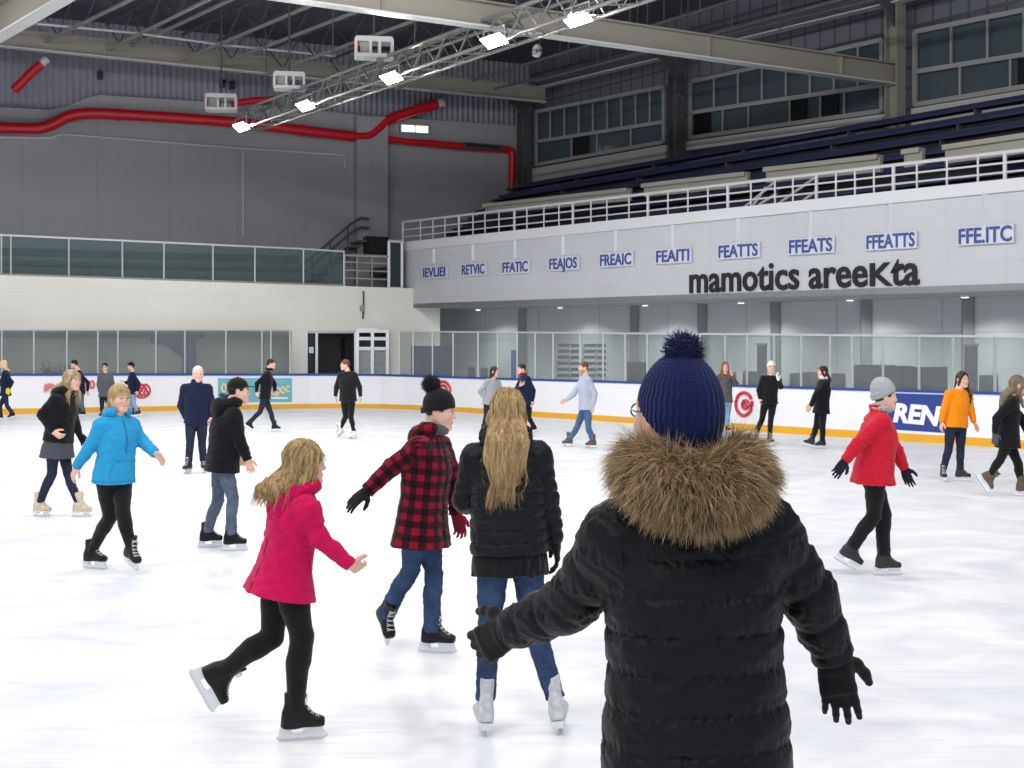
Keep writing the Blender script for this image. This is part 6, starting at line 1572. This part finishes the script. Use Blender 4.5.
    P['yellow'] = person('blond woman in a dark jacket with a bright yellow glove at the left edge', 262, 420, 1.0, (3, 364), (6, 370.5), (5.5, 393),
        L=H_(el=(12, 382), wr=(9.5, 388.5), tip=(7, 394), glove=M_glovey, gs=1.5), R=H_(el=(0, 382), wr=(-2, 389), tip=(-4, 393)),
        lf=H_(kn=(7, 406), an=(12, 415.5), yaw=265, pitch=-18), rf=H_(kn=(0, 406), sole=(-1, 420), yaw=262),
        top=H_(m=M_navy, hem=.08, fit=.017, sleeve=1.03), legs=H_(m=M_jeand, fit=.98, cuff=.05), hair=H_(style='long', m=M_blondl, len=.22, sweep=(.04, 0, 0), w=.085), **far)
    P['behind'] = person('man in a dark cap and jacket behind the woman in the black hoodie', 255, 416.5, 1.0, (74, 364), (78.5, 370.5), (81, 392.5),
        L=H_(el=(88, 382.5), wr=(87.5, 391), tip=(88, 395.5)), R=H_(el=(76, 382), wr=(74, 389), tip=(73, 393)),
        lf=H_(kn=(82, 405), an=(83, 413), yaw=255), rf=H_(kn=(78, 405), sole=(78, 416.5), yaw=255),
        top=H_(m=M_navy, hem=.04, fit=.017, sleeve=1.03), legs=H_(m=M_jeang, fit=.98, cuff=.05), sex='m', hair=H_(style='short', m=M_dark), hat=H_(k='cap', m=M_hatk), **far)
    P['sunglasses'] = person('person in dark sunglasses and a grey jacket near the boards', 178, 418, 1.0, (105, 367), (105.5, 373), (105, 395.5),
        R=H_(el=(98.5, 384), wr=(99.5, 392), tip=(100, 396)), L=H_(el=(113, 384), wr=(111, 391), tip=(110, 395)),
        rf=H_(kn=(102, 408), sole=(101, 418), yaw=185), lf=H_(kn=(108, 408), sole=(109, 418), yaw=165),
        top=H_(m=M_greyd, hem=.03, fit=.017, sleeve=1.05), legs=H_(m=M_jeand, fit=1.0, cuff=.05), hair=H_(style='short', m=M_dark), extra=[H_(k='glasses', m=M_lens, dark=True)], **far)
    P['navytop'] = person('man in a navy sweater and pale jeans facing left, next to the red board logo', 250, 417, 1.0, (130.8, 366.2), (132.3, 372), (132.6, 393),
        L=H_(el=(138.5, 383), wr=(137.5, 391), tip=(137, 395)), R=H_(el=(128, 383), wr=(125, 382), tip=(122, 381)),
        lf=H_(kn=(134, 405), an=(138, 413), yaw=255, pitch=-10), rf=H_(kn=(131, 405), sole=(131, 417), yaw=255),
        top=H_(m=M_navy, hem=.03, fit=.017, sleeve=1.12, name='sweater'), legs=H_(m=M_jeanl, fit=1.0, cuff=.055), sex='m', hair=H_(style='short', m=M_dark), hat=H_(k='cap', m=M_hatk), skates=sk('hockey', M_bootg))
    # ---- the woman in the foreground
    fg = person('woman seen from behind in a navy pompom hat and long black coat with fur hood', 352, 0, 1.02,
        (676, 412), (691, 492), (696, 742), dep=2.9,
        L=H_(el=(572, 603, .14), wr=(514, 628, .30), tip=(468, 654, .38), glove=M_glove, curl=.7, gs=1.1, band=True, thumb=(.3, -.2, 1)), R=H_(el=(806, 590, .10), wr=(832, 652, .16), tip=(842, 712, .17), glove=M_glove, curl=.22, gs=1.0, thumb=(1, -.1, .35)),
        rf=H_(kn=(735, 930, .02), an=(738, 1110, .0), yaw=5), lf=H_(kn=(660, 930, .02), an=(652, 1110, .0), yaw=345),
        top=H_(m=M_puff2, hem=.07, flare=.0, fit=.036, waist=.006, quilt=(.083, .011), wr=.003, wl=.07, sleeve=1.18, cuff=.048, cell=.0042, name='coat'), legs=H_(m=M_jeand, fit=1.0, cuff=.05, up=.02), girth=1.0, shw=1.02,
        hat=H_(k='beanie', m=M_hatb, pom=.038, pp=(0.0, -.02, .135), rib=40, cuff=0, tilt=.75, brim=-.02, cell=.0026, h=.137, cz=0.0), skates=sk('hockey', M_bootk), hphi=325, hpitch=2, hs=.99,
        extra=[H_(k='glasses', m=M_frame)])
    fur_hood(fg)
    P['fg'] = fg
    return P

def fur_hood(g):
    NB, Rt, Fw, Ut, mk = g['NB'], g['Rt'], g['Fw'], g['Ut'], g['mk']
    c0 = NB + Ut * .035 - Fw * .05 - Rt * .008
    f = field_from([c0], .30, .006)
    # liner of the folded hood, then the thick fur rim lying round the shoulders
    fl = field_from([c0], .26, .006)
    fl.ell(c0 - Ut * .04, A([.15, .11, .075]), np.stack([Rt, Fw, Ut]), k=0); 
    fl.ell(c0 + Ut * .045 + Fw * .01, A([.105, .075, .06]), np.stack([Rt, Fw, Ut]), k=.01, mode='sub')
    fl.displace(wrinkle(.005, .05, 3)); ho = mk('hood', fl, M_puff2)
    n = 22; pts = []; rad = []
    for t in np.linspace(-.28, math.pi + .28, n):
        s_, c_ = math.sin(t), math.cos(t)
        pts.append(c0 + Rt * (.106 * c_) + Fw * (.105 * -s_ + .02) + Ut * (.028 - .042 * max(0, s_)))
        rad.append(.040 + .012 * max(0, s_))
    for i in range(n - 1): f.cone(pts[i], pts[i + 1], rad[i], rad[i + 1], k=.02)
    f.displace(wrinkle(.008, .05, 8))
    M_fur = hairmat('fur base', (92, 70, 46))
    V, Q = f.mesh(); fo = link('fur_trim', mesh_np('fur_trim', V, Q), M_fur, ho)
    g_ = f.grad(V)
    cen = np.array(pts)
    for m, nn, ln, rr in ((hairmat('fur brown', (116, 92, 64)), 8000, .052, .0009), (hairmat('fur tan', (172, 144, 106)), 9000, .058, .00085), (hairmat('fur dark', (66, 50, 34)), 3500, .046, .0009), (hairmat('fur pale tip', (206, 182, 142)), 6500, .064, .0008)):
        i = RNG.integers(0, len(V), nn); P0 = V[i]; N0 = g_[i]
        clump = wrinkle(1.0, .035, 21); cl = np.stack([clump(P0), clump(P0 + 1.3), clump(P0 + 2.7)], 1)
        out = P0 - c0; out = out - np.outer(out @ Ut, Ut); out /= np.linalg.norm(out, axis=1, keepdims=True) + 1e-6
        d = N0 * .9 + out * .45 + A([0, 0, -.55]) + cl * .55 + RNG.normal(size=P0.shape) * .2
        d /= np.linalg.norm(d, axis=1, keepdims=True)
        L_ = ln * RNG.uniform(.55, 1.15, nn)
        path = [P0]; p = P0.copy()
        for s in range(4):
            p = p + d * (L_ / 4)[:, None]; d = d + A([0, 0, -.22]) + cl * .08; d /= np.linalg.norm(d, axis=1, keepdims=True); path.append(p.copy())
        o = link('fur', mesh_np('fur', *strands_mesh(np.stack(path, 1), rr, .15)), m, fo); o['kind'] = 'stuff'
build_people()
cam = bpy.data.cameras.new('camera'); co = bpy.data.objects.new('camera', cam); COL.objects.link(co)
co.location = (0, 0, HC); co.rotation_euler = (math.radians(90), 0, 0)
cam.sensor_width = 36; cam.lens = 36 * F / 1024; cam.shift_x = 0; cam.shift_y = -(384 - HY) / 1024; cam.clip_end = 300; cam.clip_start = .05
SC.camera = co
SC.view_settings.view_transform = 'Standard'; SC.view_settings.look = 'None'; SC.view_settings.gamma = 1; SC.view_settings.use_curve_mapping = False
SC.cycles.use_denoising = True
SC.cycles.max_bounces = 8; SC.cycles.transparent_max_bounces = 16
